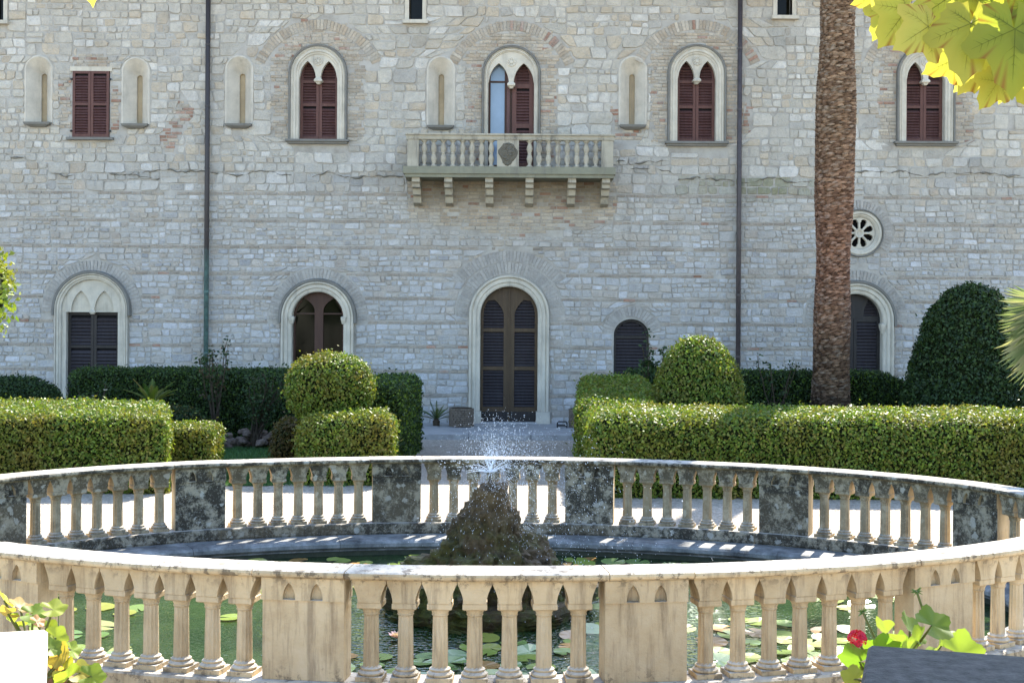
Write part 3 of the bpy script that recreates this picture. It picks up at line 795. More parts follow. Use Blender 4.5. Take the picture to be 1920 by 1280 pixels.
# --- ground floor: generic moulded archivolt
def archivolt(parent, X, Z, hi, ho, z0, dark=True, m='trim'):
    ow = ho-hi
    pr = [(0, YF+.40), (0, YF-.02), (ow*.10, YF-.04), (ow*.34, YF-.045), (ow*.40, YF-.075), (ow*.66, YF-.08), (ow*.72, YF-.06), (ow*.84, YF-.11), (ow*.95, YF-.11), (ow, YF-.08), (ow, YF+.40)]
    sweep(archpath(X, hi, z0, Z-hi, 28), pr).build('stone_frame', m, parent)
    if dark:
        path = [p for p in archpath(X, hi, z0, Z-hi, 28) if p[1] > Z-hi-.35]
        path = [(X-hi, Z-hi-.12, -1, 0)]+path+[(X+hi, Z-hi-.12, 1, 0)]
        path = [p for k, p in enumerate(path) if k == 0 or math.hypot(p[0]-path[k-1][0], p[1]-path[k-1][1]) > .001]
        sweep(path, [(ow+.002, YF+.02), (ow+.002, YF-.12), (ow+.05, YF-.13), (ow+.07, YF-.06), (ow+.07, YF+.02)]).build('hood_mould', 'sill', parent)
# portal
X, Z, hi, ho = PT; w = grp('portal'); tag(w, 'tall round-arched double portal door with louvred leaves')
archivolt(w, X, Z, hi, ho, GZ+.26, False)
for sx in (-1, 1):
    a, b = sorted((X+sx*(hi-.03), X+sx*(ho+.03))); MB().box(a, b, YF-.14, YF+.40, GZ+.0, GZ+.258).build('frame_plinth', 'trim', w)
zs_ = Z-hi; z0 = GZ+.02
for sx in (-1, 1):
    a = .006; b = hi-.004
    leaf = [(X+sx*a, z0), (X+sx*b, z0), (X+sx*b, zs_)]+[(X+sx*b*math.cos(t*math.pi/2/9), zs_+b*math.sin(t*math.pi/2/9)) for t in range(1, 9)]+[(X+sx*a, zs_+b*.999)]
    xi, xo = .12, hi-.065; hs = []
    r1, r2 = F(955, 691)[1], F(955, 619)[1]; base = F(955, 764)[1]
    for za_, zb_ in ((base, r1-.04), (r1+.04, r2-.04)): hs.append([(X+sx*xi, za_), (X+sx*xo, za_), (X+sx*xo, zb_), (X+sx*xi, zb_)])
    ztop = zs_+.36
    curve_in = [(xi+.20*((t/6)**2.0), zs_-.02+(ztop-zs_)*t/6) for t in range(7)]
    curve_out = [(min(xo, math.sqrt(max(.01, (hi-.065)**2-max(0, zq-zs_)**2))), zq) for zq in [zs_+(ztop-zs_-.04)*(6-t)/6 for t in range(7)]]
    top_h = [(X+sx*xi, r2+.04)]+[(X+sx*p, q_) for p, q_ in curve_in]+[(X+sx*p, q_) for p, q_ in curve_out]+[(X+sx*xo, r2+.04)]
    hs.append(top_h)
    o = plate(leaf, hs, YF+.20, YF+.26, 'door_leaf', 'door'); o.parent = w
    MB().prism(leaf, YF+.275, YF+.30).build('dark_backing', 'void', w)
    MB().box(*sorted((X+sx*.02, X+sx*(hi-.02))), YF+.185, YF+.198, z0+.01, z0+.22).build('kick_board', 'darkwood', w)
    for h in hs:
        l, r_ = poly_bounds(h); slats(w, 'door_slat', l, r_, min(p[1] for p in h), max(p[1] for p in h), .068, YF+.26)
MB().box(X-.014, X+.014, YF+.17, YF+.199, z0, zs_+hi*.97).build('cover_strip', 'door', w)
MB().box(X-hi, X+hi, YF-.16, YF+.4, GZ+.0, GZ+.022).build('threshold', 'kerb', w)
# glazed arched window
X, Z, hi, ho = AW; w = grp('arched_window'); tag(w, 'round-arched window glazed behind reddish timber mullions')
archivolt(w, X, Z, hi, ho, GZ+.0)
zs_ = Z-hi; z0 = F(596, 720)[1]
outl = arch(X, hi-.004, z0, zs_, 20)
pw = .095
def half(sx):
    zt = F(596, 588)[1]
    h1 = [(X+sx*pw, z0+.08), (X+sx*(hi-.05), z0+.08), (X+sx*(hi-.05), zt-.015), (X+sx*pw, zt-.015)]
    pts = [(X+sx*pw, zt+.015)]+[(X+sx*(pw+.26*(t/6)**2.2), zt+.05+(zs_+hi*.78-zt-.05)*t/6) for t in range(7)]
    pts += [(X+sx*(hi-.05)*math.cos(a), zs_+(hi-.05)*math.sin(a)) for a in (math.pi*.24, math.pi*.17, math.pi*.1, math.pi*.03)]+[(X+sx*(hi-.05), zt+.015)]
    return [h1, pts]
hs = half(-1)+half(1)
o = plate(outl, hs, YF+.20, YF+.27, 'window_frame', 'redwood'); o.parent = w
for h in hs: MB().prism(h, YF+.235, YF+.243).build('pane', 'glass_dark', w)
MB().box(X-hi, X+hi, YF-.04, YF+.35, GZ+.0, z0-.002).build('apron_wall', 'trim', w)
MB().box(X-ho, X+ho, YF-.14, YF+.1, z0-.06, z0-.004).build('sill', 'sill', w)
zi = F(596, 597)[1]
for sx in (-1, 1): MB().loops([[(X+sx*hi+dx*a, YF+.02+dy*a*2, z) for dx, dy in ((-1,-1),(1,-1),(1,1),(-1,1))] for a, z in ((.03, zi-.12), (.05, zi-.03), (.055, zi+.03), (.03, zi+.05))], True, True, True).build('impost', 'trim', w)
# left door under a blind tympanum
X, Z, hi, ho = LD; w = grp('louvred_door'); tag(w, 'dark louvred double door under a pale tympanum carved with two pointed arches')
archivolt(w, X, Z, hi, ho, GZ+.0)
zs_ = Z-hi; zl = F(173, 585)[1]; dw = 48.5/S
lanc = [lancet(X-.47, X-.04, zl+.02, zl+.02, zl+.47, 8), lancet(X+.04, X+.47, zl+.02, zl+.02, zl+.47, 8)]
o = plate([(X-hi, zl)]+[(X-hi*math.cos(math.pi*k/20), zs_+hi*math.sin(math.pi*k/20)) for k in range(21)]+[(X+hi, zl)], lanc, YF+.03, YF+.11, 'tympanum', 'trim'); o.parent = w
MB().box(X-hi+.01, X+hi-.01, YF+.085, YF+.2, zl+.01, zl+.56).build('blind_arch_back', 'plaster', w)
MB().loops([[(X+dx*a, YF+.05+dy*a, z) for dx, dy in ((-1,-1),(1,-1),(1,1),(-1,1))] for a, z in ((.035, zl-.045), (.06, zl-.01), (.06, zl+.03), (.03, zl+.06))], True, True, True).build('pendant_capital', 'trim', w)
for sx in (-1, 1):
    a, b = sorted((X+sx*dw, X+sx*(hi+.0))); MB().box(a, b, YF+.0, YF+.3, GZ, zl-.002).build('jamb', 'trim', w)
for a, b in ((X-dw+.004, X-.004), (X+.004, X+dw-.004)):
    shutter(w, [(a, GZ+.02), (a, zl-.004), (b, zl-.004), (b, GZ+.02)], [GZ+.75, GZ+1.62], YF+.14, 'darkwood', 'door_slat', .075, .06)
# small arched door
X, Z, hi, _ = SD; w = grp('small_arched_door'); tag(w, 'small near-black arched door without a stone frame')
outl = arch(X, hi-.004, GZ+.02, Z-hi*.9, 16, hi*.9-.004); zr = F(1184, 632)[1]
o = plate(outl, [[(X-hi+.06, GZ+.12), (X-hi+.06, zr-.03), (X+hi-.06, zr-.03), (X+hi-.06, GZ+.12)], [(X-hi+.06, zr+.03)]+[(X-(hi-.06)*math.cos(math.pi*k/10), Z-hi*.9+(hi*.9-.06)*math.sin(math.pi*k/10)) for k in range(0, 11)]+[(X+hi-.06, zr+.03)]], YF+.10, YF+.15, 'door_leaf', 'darkwood'); o.parent = w
MB().prism(outl, YF+.17, YF+.19).build('dark_backing', 'void', w)
l, r_ = poly_bounds(inset(outl, .06)); slats(w, 'door_slat', l, r_, GZ+.12, zr-.03, .07, YF+.15, True); slats(w, 'door_slat', l, r_, zr+.03, Z-.06, .07, YF+.15, True)
# right arched door, partly behind the palm
X, Z, hi, ho = RD; w = grp('arched_door'); tag(w, 'round-arched dark louvred door beside the palm trunk')
archivolt(w, X, Z, hi, ho, GZ+.0)
zs_ = Z-hi; zt = F(1605, 595)[1]
for sx in (-1, 1):
    a, b = sorted((X+sx*.004, X+sx*(hi-.004))); shutter(w, [(a, GZ+.02), (a, zt-.03), (b, zt-.03), (b, GZ+.02)], [GZ+1.0], YF+.20, 'darkwood', 'door_slat', .072, .07, stuff=True)
fan = [(X-hi+.004, zt-.028)]+[(X-(hi-.004)*math.cos(math.pi*k/18), max(zt, zs_)+(Z-max(zt, zs_)-.004)*math.sin(math.pi*k/18)) for k in range(19)]+[(X+hi-.004, zt-.028)]
fh = [[(X+sx*.22, zt+.03)]+[(X+sx*(.22+.12*(t/4)**2), zt+.03+.36*t/4) for t in range(1, 5)]+[(X+sx*(hi-.06)*math.cos(a), max(zt, zs_)+(hi-.07)*math.sin(a)*.96) for a in (.75, .5, .25)]+[(X+sx*(hi-.06), zt+.03)] for sx in (-1, 1)]
o = plate(fan, fh, YF+.20, YF+.25, 'fanlight', 'darkwood'); o.parent = w
for h in fh:
    l, r_ = poly_bounds(h); slats(w, 'door_slat', l, r_, min(p[1] for p in h), max(p[1] for p in h), .065, YF+.245, True)
MB().prism(fan, YF+.262, YF+.275).build('dark_backing', 'void', w)
zi = F(1655, 610)[1]
for sx in (-1, 1): MB().loops([[(X+sx*hi+dx*a, YF+.02+dy*a*2, z) for dx, dy in ((-1,-1),(1,-1),(1,1),(-1,1))] for a, z in ((.025, zi-.18), (.05, zi-.03), (.055, zi+.03), (.03, zi+.05))], True, True, True).build('impost', 'trim', w)
# rose window
X, Z, r0 = RO; w = grp('rose_window'); tag(w, 'round rose window with eight stone spokes')
cp = [(X-math.cos(2*math.pi*i/36)*(r0-.14), Z+math.sin(2*math.pi*i/36)*(r0-.14), -math.cos(2*math.pi*i/36), math.sin(2*math.pi*i/36)) for i in range(36)]
sweep(cp, [(0, YF+.3), (0, YF+.02), (.04, YF-.02), (.06, YF-.02), (.075, YF-.05), (.115, YF-.055), (.14, YF-.03), (.14, YF+.3)], True).build('stone_frame', 'trim', w)
sweep(cp, [(.142, YF+.02), (.142, YF-.07), (.165, YF-.075), (.18, YF-.02), (.18, YF+.02)], True).build('hood_mould', 'sill', w)
ri = r0-.145; pet = []
for k in range(8):
    a = 2*math.pi*(k+.5)/8; da = .30
    pts = [(X+.10*math.cos(a-.35), Z+.10*math.sin(a-.35)), (X+ri*.66*math.cos(a-da), Z+ri*.66*math.sin(a-da)), (X+ri*.74*math.cos(a-da*.75), Z+ri*.74*math.sin(a-da*.75)), (X+ri*.80*math.cos(a-da*.85), Z+ri*.80*math.sin(a-da*.85)), (X+ri*.90*math.cos(a-da*.45), Z+ri*.90*math.sin(a-da*.45)),
           (X+ri*.92*math.cos(a), Z+ri*.92*math.sin(a)), (X+ri*.90*math.cos(a+da*.45), Z+ri*.90*math.sin(a+da*.45)), (X+ri*.80*math.cos(a+da*.85), Z+ri*.80*math.sin(a+da*.85)), (X+ri*.74*math.cos(a+da*.75), Z+ri*.74*math.sin(a+da*.75)), (X+ri*.66*math.cos(a+da), Z+ri*.66*math.sin(a+da)), (X+.10*math.cos(a+.35), Z+.10*math.sin(a+.35))]
    pet.append(pts)
plate(circ(X, Z, ri, 40), pet, YF+.04, YF+.14, 'tracery_wheel', 'trim').parent = w
for k in range(8):
    a = 2*math.pi*k/8; MB().tube([(X+.09*math.cos(a), YF+.05, Z+.09*math.sin(a)), (X+ri*.68*math.cos(a), YF+.05, Z+ri*.68*math.sin(a))], .026, 8).build('spoke', 'trim', w)
sweep([(X-math.cos(2*math.pi*i/16)*.06, Z+math.sin(2*math.pi*i/16)*.06, -math.cos(2*math.pi*i/16), math.sin(2*math.pi*i/16)) for i in range(16)], [(0, YF+.1), (0, YF+.02), (.04, YF+.0), (.05, YF+.1)], True).build('hub', 'trim', w)
MB().prism(circ(X, Z, ri), YF+.2, YF+.22).build('pane', 'void', w)

# --- balcony
w = grp('balcony'); tag(w, 'stone balcony on six corbels with bulbous balusters and a worn carved panel')
YB = YF-.95
def B(px, py): return F(px, py, YB)
xl, zt = B(762, 250); xrr, _ = B(1152, 250); zr = B(957, 263)[1]; zbot = B(957, 313)[1]; zsl = B(957, 333)[1]
sl = MB(); sl.box(xl-.07, xrr+.03, YB-.05, YF+.0, zsl+.075, zbot); sl.box(xl-.03, xrr-.0, YB-.01, YF, zsl, zsl+.073)
sl.build('slab', 'balcony_moss', w)
rl = MB(); rl.box(xl-.02, xrr+.02, YB-.06, YB+.17, zt-.035, zt); rl.box(xl, xrr, YB-.02, YB+.13, zr, zt-.037); 
for xs_ in (xl, xrr-.14): rl.box(xs_-.005, xs_+.145, YB+.172, YF-.01, zr+.001, zt-.002)
rl.build('handrail', 'balcony', w)
rib = MB()
for k in range(30):
    xk = xl+.12+(xrr-xl-.24)*k/29; rib.box(xk-.05, xk+.05, YB-.036, YB-.02, zr+.015, zr+.045)
rib.build('rail_moulding', 'balcony', w)
piers = []
for a, b in ((764, 785), (1128, 1150), (932, 973)):
    x0, x1 = B(a, 280)[0], B(b, 280)[0]
    MB().box(x0, x1, YB-.01, YB+.14, zbot+.002, zr-.002).build('pier', 'balcony', w)
    if a == 932:                                  # worn relief of a shield with mantling, weathered to lumps
        mb = MB(); cx_, cz_ = (x0+x1)/2, (zbot+zr)/2
        prof = []
        for ring in range(9):
            k = 1-ring/9
            prof.append([(cx_+k*.19*math.cos(t)*(1+.10*math.cos(4*t)+.22*mn.noise(Vector((2*math.cos(t), 2*math.sin(t), 6)))), YB-.011-(0 if ring == 0 else .03*(1-k)+.055*abs(mn.noise(Vector((k*4*math.cos(t), k*4*math.sin(t), 2)))) ), cz_+k*.25*math.sin(t)*(1+.08*math.sin(3*t)+.22*mn.noise(Vector((2*math.cos(t), 2*math.sin(t), 9))))) for t in [2*math.pi*j/28 for j in range(28)]])
        mb.loops(prof, True, False, True); mb.build('worn_relief', 'relief', w)
def bal_prof(h): return [(.055, 0), (.06, .03), (.045, .05), (.028, .10), (.05, .24), (.056, .32), (.04, .44), (.03, .475), (.038, .49), (.038, .51), (.03, .525), (.04, .56), (.056, .68), (.05, .76), (.028, .90), (.045, .95), (.06, .97), (.055, 1.0)]
hgt = zr-zbot-.006
bme = MB().lathe([(r*1.18, z*hgt) for r, z in bal_prof(hgt)], 12).mesh('balcony_baluster', 'balcony', smooth=True)
for px in [795+18*k for k in range(8)]+[993+17.75*k for k in range(8)]:
    link('baluster', bme, w, (B(px, 290)[0], YB+.065, zbot+.003))
for y_ in (YB+.32, YB+.55, YB+.78):
    for xs_ in (xl+.07, xrr-.07): link('baluster', bme, w, (xs_, y_, zbot+.003))
for px in (779, 840, 917, 993, 1073, 1137):
    xk = B(px, 350)[0]; cb = MB(); zc = zsl-.002; hw_ = .085
    prof = [(YF+.0, zc), (YB+.06, zc), (YB+.05, zc-.09), (YB+.14, zc-.13), (YB+.16, zc-.20), (YB+.36, zc-.22), (YB+.40, zc-.34), (YB+.58, zc-.37), (YB+.64, zc-.50), (YB+.80, zc-.53), (YF, zc-.56)]
    n = len(prof); cb.add([(xk-hw_, y, z) for y, z in prof]+[(xk+hw_, y, z) for y, z in prof], [tuple(range(n)), tuple(range(2*n-1, n-1, -1))]+[(i, i+n, (i+1) % n+n, (i+1) % n) for i in range(n)])
    cb.build('corbel', 'balcony', w)
# --- downpipes
for pxa, pya, pxb, pyb, m in ((393, -40, 388, 690, 'copper'), (1387.5, -40, 1381, 690, 'pipe')):
    w = grp('drainpipe'); xa, za = F(pxa, -20); xb, zb = F(pxb, pyb); zb = FZ(700) if m == 'copper' else .1
    xm = (xa+xb)/2
    pm = MB(); pm.tube([(xm, YF-.12, TOPZ), (xm, YF-.12, zb)], .053, 10); pm.build('pipe', m, w, smooth=True)
    bk = MB()
    for z in np.arange(1.6, TOPZ, 1.35):
        bk.lathe([(.05, -.025), (.058, -.02), (.058, .02), (.05, .025)], 10, (xm, YF-.12, z)); bk.box(xm-.012, xm+.012, YF-.09, YF, z-.012, z+.012)
    bk.build('bracket', m, w)
    if m == 'copper': MB().box(xm-.11, xm+.09, YF-.22, YF-.02, .09, zb+.06).build('boot', 'sill', w)

# ------------------------------------------------------------------ balustrade round the pool
NP = 4000
ph = np.linspace(0, 2*np.pi, NP+1); dl = np.hypot(PA*np.cos(ph), PB*np.sin(ph)); AL = np.concatenate([[0], np.cumsum((dl[1:]+dl[:-1])/2*np.diff(ph))]); LT = AL[-1]
def at(s):                                        # arc length from the far point (clockwise, towards +X) -> position, outward angle
    s = s % LT; p = float(np.interp(s, AL, ph)); x, y = PX+PA*math.sin(p), PC+PB*math.cos(p)
    nx, ny = math.sin(p)/PA, math.cos(p)/PB; l = math.hypot(nx, ny); return x, y, nx/l, ny/l
def place(s): 
    x, y, nx, ny = at(s); return (x, y, 0), math.atan2(-nx, ny)      # rotation that turns local +Y outwards
SP, PW = 2.215, .277
far_c, near_c = .064, LT/2-.037
pier_s = sorted([(far_c+k*SP) % LT for k in (-2.5, -1.5, -.5, .5, 1.5, 2.5)]+[(near_c+k*SP) % LT for k in (-2.5, -1.5, -.5, .5, 1.5, 2.5)])
bal = empty('balustrade', (PX, PC, 0), 'oval stone balustrade of fluted balusters and broad piers round the lily pool', 'balustrade')
def BP(o): o.parent = bal; o.matrix_parent_inverse = Matrix.Translation((-PX, -PC, 0)); return o
SPB = .226
# one baluster: square base, torus, fluted shaft, capital, and a block whose sides curve out to a pointed arch
bm_ = MB()
bm_.box(-.088, .088, -.088, .088, .18, .213)
bm_.lathe([(.078, .214), (.086, .222), (.086, .232), (.076, .240), (.066, .246), (.070, .252), (.070, .260), (.058, .268)], 16)
L = []
for z, r in ((.268, .056), (.275, .053), (.45, .051), (.60, .048), (.607, .052)):
    fl = 1 if .27 < z < .605 else 0
    L.append([(r*(1-.10*fl*(j % 2))*math.cos(2*math.pi*j/24), r*(1-.10*fl*(j % 2))*math.sin(2*math.pi*j/24), z) for j in range(24)])
bm_.loops(L, True, True, True)
bm_.lathe([(.050, .606), (.056, .612), (.052, .620), (.060, .640), (.072, .655)], 16)
bm_.loops([[(sx*a, sy*b, z) for sx, sy in ((-1,-1),(1,-1),(1,1),(-1,1))] for a, b, z in ((.070, .075, .652), (.080, .088, .660), (.080, .088, .690), (.074, .084, .697))], True, True, True)
blk = []
for t in range(8):
    z = .698+(.845-.698)*t/7; u = t/7; half_ = .074+(.1135-.074)*(u**1.5 if u < 1 else 1); half_ = min(.1125, .074+.039*(1-math.cos(min(1, u/.86)*math.pi/2)))
    blk.append([(sx*half_, sy*.094, z) for sx, sy in ((-1,-1),(1,-1),(1,1),(-1,1))])
bm_.loops(blk, True, True, True)
baluster_me = bm_.mesh('pool_baluster', 'baluster')
# one pier
pm = bpy.data.meshes.new('pool_pier')
niche = [lancet(x-.042, x+.042, .705, .715, .815, 6) for x in (-.092, .092)]
objs = []
bmx = bmesh.new()
def addm(me):
    bmx.from_mesh(me); bpy.data.meshes.remove(me)
for y0, y1 in ((.070, .112), (-.112, -.070)):
    o = plate([(-PW, .70), (-PW, .845), (PW, .845), (PW, .70)], niche, y0, y1, 'tmp', 'balus'); me = o.data; bpy.data.objects.remove(o); addm(me)
addm(MB().box(-PW+.004, PW-.004, -.069, .069, .70, .8449).mesh('t', 'balus'))
addm(MB().box(-PW+.004, PW-.004, -.095, .095, .18, .699).mesh('t', 'balus'))
bmx.to_mesh(pm); bmx.free(); pm.materials.append(M['balus'])
bays = list(zip(pier_s, pier_s[1:]+[pier_s[0]+LT]))
for s in pier_s:
    loc, rz = place(s); BP(link('pier', pm, None, loc, rz))
for a, b in bays:
    gap = (b-a)-2*PW; n = 7 if gap < 1.75 else int(gap/SPB); mid = (a+b)/2; st = SPB if n == 7 else gap/(n+.35)
    for k in range(n):
        loc, rz = place(mid+(k-(n-1)/2)*st); o = BP(link('baluster', baluster_me, None, loc, rz+rnd.uniform(-.02, .02)))
        o.scale.x = st/SPB if n != 7 else 1
    for e, sg in ((a+PW, 1), (b-PW, -1)):            # half arch that closes the bay against the pier
        x, y, nx, ny = at(e+sg*.022); loc = (x, y, 0); rz = math.atan2(-nx, ny)
def swept(s0, s1, prof, name, m, step=.12, jit=0):   # prof (outward offset, z); piece modelled in its own frame so local +Y points outwards
    loc, rz = place((s0+s1)/2); mi = (Matrix.Translation(loc) @ Matrix.Rotation(rz, 4, 'Z')).inverted()
    n = max(2, int((s1-s0)/step)); L = []
    for i in range(n+1):
        x, y, nx, ny = at(s0+(s1-s0)*i/n); L.append([tuple(mi @ Vector((x+nx*o, y+ny*o, z))) for o, z in prof])
    mb = MB(); mb.loops(L, True, True, True)
    return BP(mb.build(name, m, None, (loc[0], loc[1], jit), rz))
RAILP = [(-.135, .846), (-.150, .853), (-.163, .862), (-.167, .877), (-.160, .892), (-.145, .899), (.145, .899), (.160, .892), (.167, .877), (.163, .862), (.150, .853), (.135, .846)]
gs = [(rnd.uniform(-.03, .05), rnd.uniform(-.03, .05)) for _ in bays]
for i, (a, b) in enumerate(bays):
    g0, g1 = gs[i]
    swept(a+PW+g0+.003, b-PW-g1-.003, RAILP, 'rail', 'balus', jit=rnd.uniform(0, .004))
    swept(b-PW-g1+.003, b+PW+gs[(i+1) % len(bays)][0]-.003, RAILP, 'rail', 'balus', jit=rnd.uniform(.002, .006))
PLP = [(-.155, .06), (-.165, .075), (-.165, .165), (-.150, .179), (.150, .179), (.165, .165), (.165, .075), (.165, -.1), (-.155, -.1)]
for k in range(18): swept(LT*k/18+.002, LT*(k+1)/18-.002, PLP, 'plinth_stone', 'balus')
# coping and basin wall
basin = empty('pool_basin', (PX, PC, 0), 'low stone coping and sunken wall of the oval lily pool', 'pool')
def ringmesh(prof, name, m, parent, n=160):
    L = []
    for i in range(n):
        p = 2*math.pi*i/n; nx, ny = math.sin(p)/PA, math.cos(p)/PB; l = math.hypot(nx, ny)
        L.append([((PX+PA*math.sin(p)+nx/l*o)-PX, (PC+PB*math.cos(p)+ny/l*o)-PC, z) for o, z in prof])
    mb = MB(); mb.loops(L+[L[0]], True); o = mb.build(name, m, parent, smooth=False); return o
CP = [(-.156, .056), (-.50, .052), (-.545, .045), (-.57, .022), (-.57, -.015), (-.545, -.035), (-.52, -.04), (-.52, -.06), (-.156, -.06)]
def swept_b(s0, s1): 
    o = swept(s0, s1, CP, 'coping_stone', 'coping'); o.parent = basin; o.matrix_parent_inverse = Matrix.Translation((-PX, -PC, 0)); return o
for k in range(16): swept_b(LT*k/16+.003, LT*(k+1)/16-.003)
ringmesh([(-.50, -.05), (-.50, -1.0), (-.30, -1.0), (-.30, -.05)], 'basin_wall', 'basin', basin)
fl = MB(); e = ell(-.4, 96); fl.add([(x-PX, y-PC, -.95) for x, y in e], [tuple(range(96))]); fl.build('basin_floor', 'basin', basin)
wt = MB(); WZ = -.115; e = ell(-.49, 120); wt.add([(x, y, WZ) for x, y in e], [tuple(range(120))])
tag(wt.build('water', 'water', fix=False), kind='structure')

# ------------------------------------------------------------------ rock fountain
RX, RY = FX(918, 12.47, 950), 12.47
rock_t = empty('rock_fountain', (RX, RY, WZ), 'mossy tufa rock fountain rising from a round stone rim in mid-pool', 'fountain')
bmr = bmesh.new(); bmesh.ops.create_icosphere(bmr, subdivisions=6, radius=1)
from mathutils import noise as mn
prof = [(0.0, .80), (.12, .80), (.30, .77), (.42, .70), (.52, .60), (.62, .47), (.74, .35), (.84, .28), (.90, .25), (.97, .20), (1.05, .155), (1.16, .145), (1.24, .12), (1.30, .0)]
for v in bmr.verts:
    h = (v.co.z*.5+.5); ang = math.atan2(v.co.y, v.co.x); zt = h*1.20
    hh = min(max(zt, 0), 1.19); r = np.interp(hh, [p[0] for p in prof], [p[1] for p in prof])
    if h > .965: r *= math.sqrt(max(0, (1-h)/.035))
    q = Vector((r*math.cos(ang), r*math.sin(ang), zt))
    n1 = mn.fractal(q*2.6, 1.0, 2.1, 5); n2 = mn.fractal(q*9+Vector((3, 7, 1)), .8, 2.1, 4); n3 = mn.noise(Vector((q.x*7, q.y*7, q.z*2)))
    k = 1+.20*n1+.15*n2+.12*n3*(1-.5*h)-.10*abs(mn.noise(q*6))
    q.x *= k; q.y *= k; q.z += .05*n2+.03*n1
    q.x *= 1.04 if q.x > 0 else 1.12
    v.co = q
    v.co.z -= .06
me = bpy.data.meshes.new('rock'); bmr.to_mesh(me); bmr.free(); me.materials.append(M['rock']); link('rock', me, rock_t)
rm = MB(); L = []
for i in range(48):
    a = 2*math.pi*i/48; w_ = 1+.02*math.sin(5*a)+rnd.uniform(-.012, .012)
    L.append([(r*w_*math.cos(a), r*w_*math.sin(a), z+rnd.uniform(-.01, .01)) for r, z in ((.60, -.1), (.62, .13), (.66, .165), (.78, .17), (.825, .15), (.835, .09), (.80, .03), (.76, -.15))])
rm.loops(L+[L[0]], True); rm.build('rim', 'rock', rock_t)
nz = 1.20-.02
MB().lathe([(.022, nz-.12), (.022, nz), (.012, nz+.01), (.010, nz+.06), (.0, nz+.062)], 10).build('nozzle', 'bronze', rock_t)
# loose foot stones
for k in range(16):
    a = rnd.uniform(0, 6.28); r = rnd.uniform(.55, .74); s_ = rnd.uniform(.05, .13)
    bmr = bmesh.new(); bmesh.ops.create_icosphere(bmr, subdivisions=2, radius=s_)
    for v in bmr.verts: v.co *= 1+.35*mn.noise(v.co*14+Vector((k, 0, 0)))
    me = bpy.data.meshes.new('foot_stone'); bmr.to_mesh(me); bmr.free(); me.materials.append(M['rock']); link('foot_stone', me, rock_t, (r*math.cos(a), r*math.sin(a), .16+s_*.3))

# ------------------------------------------------------------------ leaf scattering (numpy)
def scatter(name, core, m, parent, dens, size, cols, spread=.05, aspect=.62, seed=1, upbias=.0, kind='stuff', tilt=.9, loc=None):
    """many small leaf faces on and just under the surface of a closed core mesh"""
    rg = np.random.default_rng(seed)
    V = np.array([v.co[:] for v in core.vertices]); core.calc_loop_triangles()
    T = np.array([t.vertices[:] for t in core.loop_triangles]); A, B_, C = V[T[:, 0]], V[T[:, 1]], V[T[:, 2]]
    nr = np.cross(B_-A, C-A); ar = np.linalg.norm(nr, axis=1)/2; nr = nr/np.maximum(1e-9, 2*ar)[:, None]
    n = int(ar.sum()*dens); idx = rg.choice(len(T), n, p=ar/ar.sum())
    u, v = rg.random(n), rg.random(n); fl = u+v > 1; u[fl], v[fl] = 1-u[fl], 1-v[fl]
    P_ = A[idx]+(B_[idx]-A[idx])*u[:, None]+(C[idx]-A[idx])*v[:, None]; nn = nr[idx]
    P_ = P_+nn*(rg.normal(0, spread, n)-spread*.3)[:, None]
    return leafquads(name, P_, nn, m, parent, size, cols, aspect, rg, upbias, kind, tilt, loc)
def leafquads(name, P_, nn, m, parent, size, cols, aspect, rg, upbias=0., kind='stuff', tilt=.9, loc=None):
    n = len(P_)
    d = nn+rg.normal(0, tilt, (n, 3))+np.array([0, 0, upbias]); d /= np.linalg.norm(d, axis=1)[:, None]
    t = np.cross(d, rg.normal(0, 1, (n, 3))); t /= np.maximum(1e-6, np.linalg.norm(t, axis=1))[:, None]; b = np.cross(d, t)
    sz = (size*rg.uniform(.6, 1.3, n))[:, None]
    v0 = P_-t*sz; v2 = P_+t*sz; v1 = P_+b*sz*aspect+d*sz*.18; v3 = P_-b*sz*aspect+d*sz*.18
    vs = np.stack([v0, v1, v2, v3], 1).reshape(-1, 3)
    cols = np.array(cols); ci = cols[rg.integers(0, len(cols), n)]*rg.uniform(.75, 1.25, n)[:, None]
    me = bpy.data.meshes.new(name); me.vertices.add(4*n); me.vertices.foreach_set('co', vs.ravel().astype('f'))
    f = np.arange(4*n).reshape(n, 4); tri = np.stack([f[:, [0, 1, 2]], f[:, [0, 2, 3]]], 1).reshape(-1)
    me.loops.add(6*n); me.loops.foreach_set('vertex_index', tri.astype('i')); me.polygons.add(2*n); me.polygons.foreach_set('loop_start', np.arange(0, 6*n, 3).astype('i'))
    me.update(calc_edges=True)
    a = me.color_attributes.new('Col', 'FLOAT_COLOR', 'POINT'); cc = np.ones((4*n, 4), 'f'); cc[:, :3] = np.repeat(ci, 4, 0); a.data.foreach_set('color', cc.ravel())
    me.materials.append(M[m]); o = link(name, me, parent, loc)
    if kind: o['kind'] = kind
    return o
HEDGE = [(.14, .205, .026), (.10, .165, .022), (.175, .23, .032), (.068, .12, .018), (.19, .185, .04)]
DARKG = [(.035, .065, .018), (.028, .052, .016), (.048, .08, .02), (.02, .04, .014)]  # dark shrubs; for the back hedges, shade put into the leaf colour
def bumpcore(bm, amp, sc, seed):
    for v in bm.verts:
        n = mn.noise(v.co*sc+Vector((seed*3.1, seed, 0))); n2 = mn.noise(v.co*sc*3+Vector((seed, 0, 5)))
        v.co += v.normal*(n*amp+n2*amp*.5)
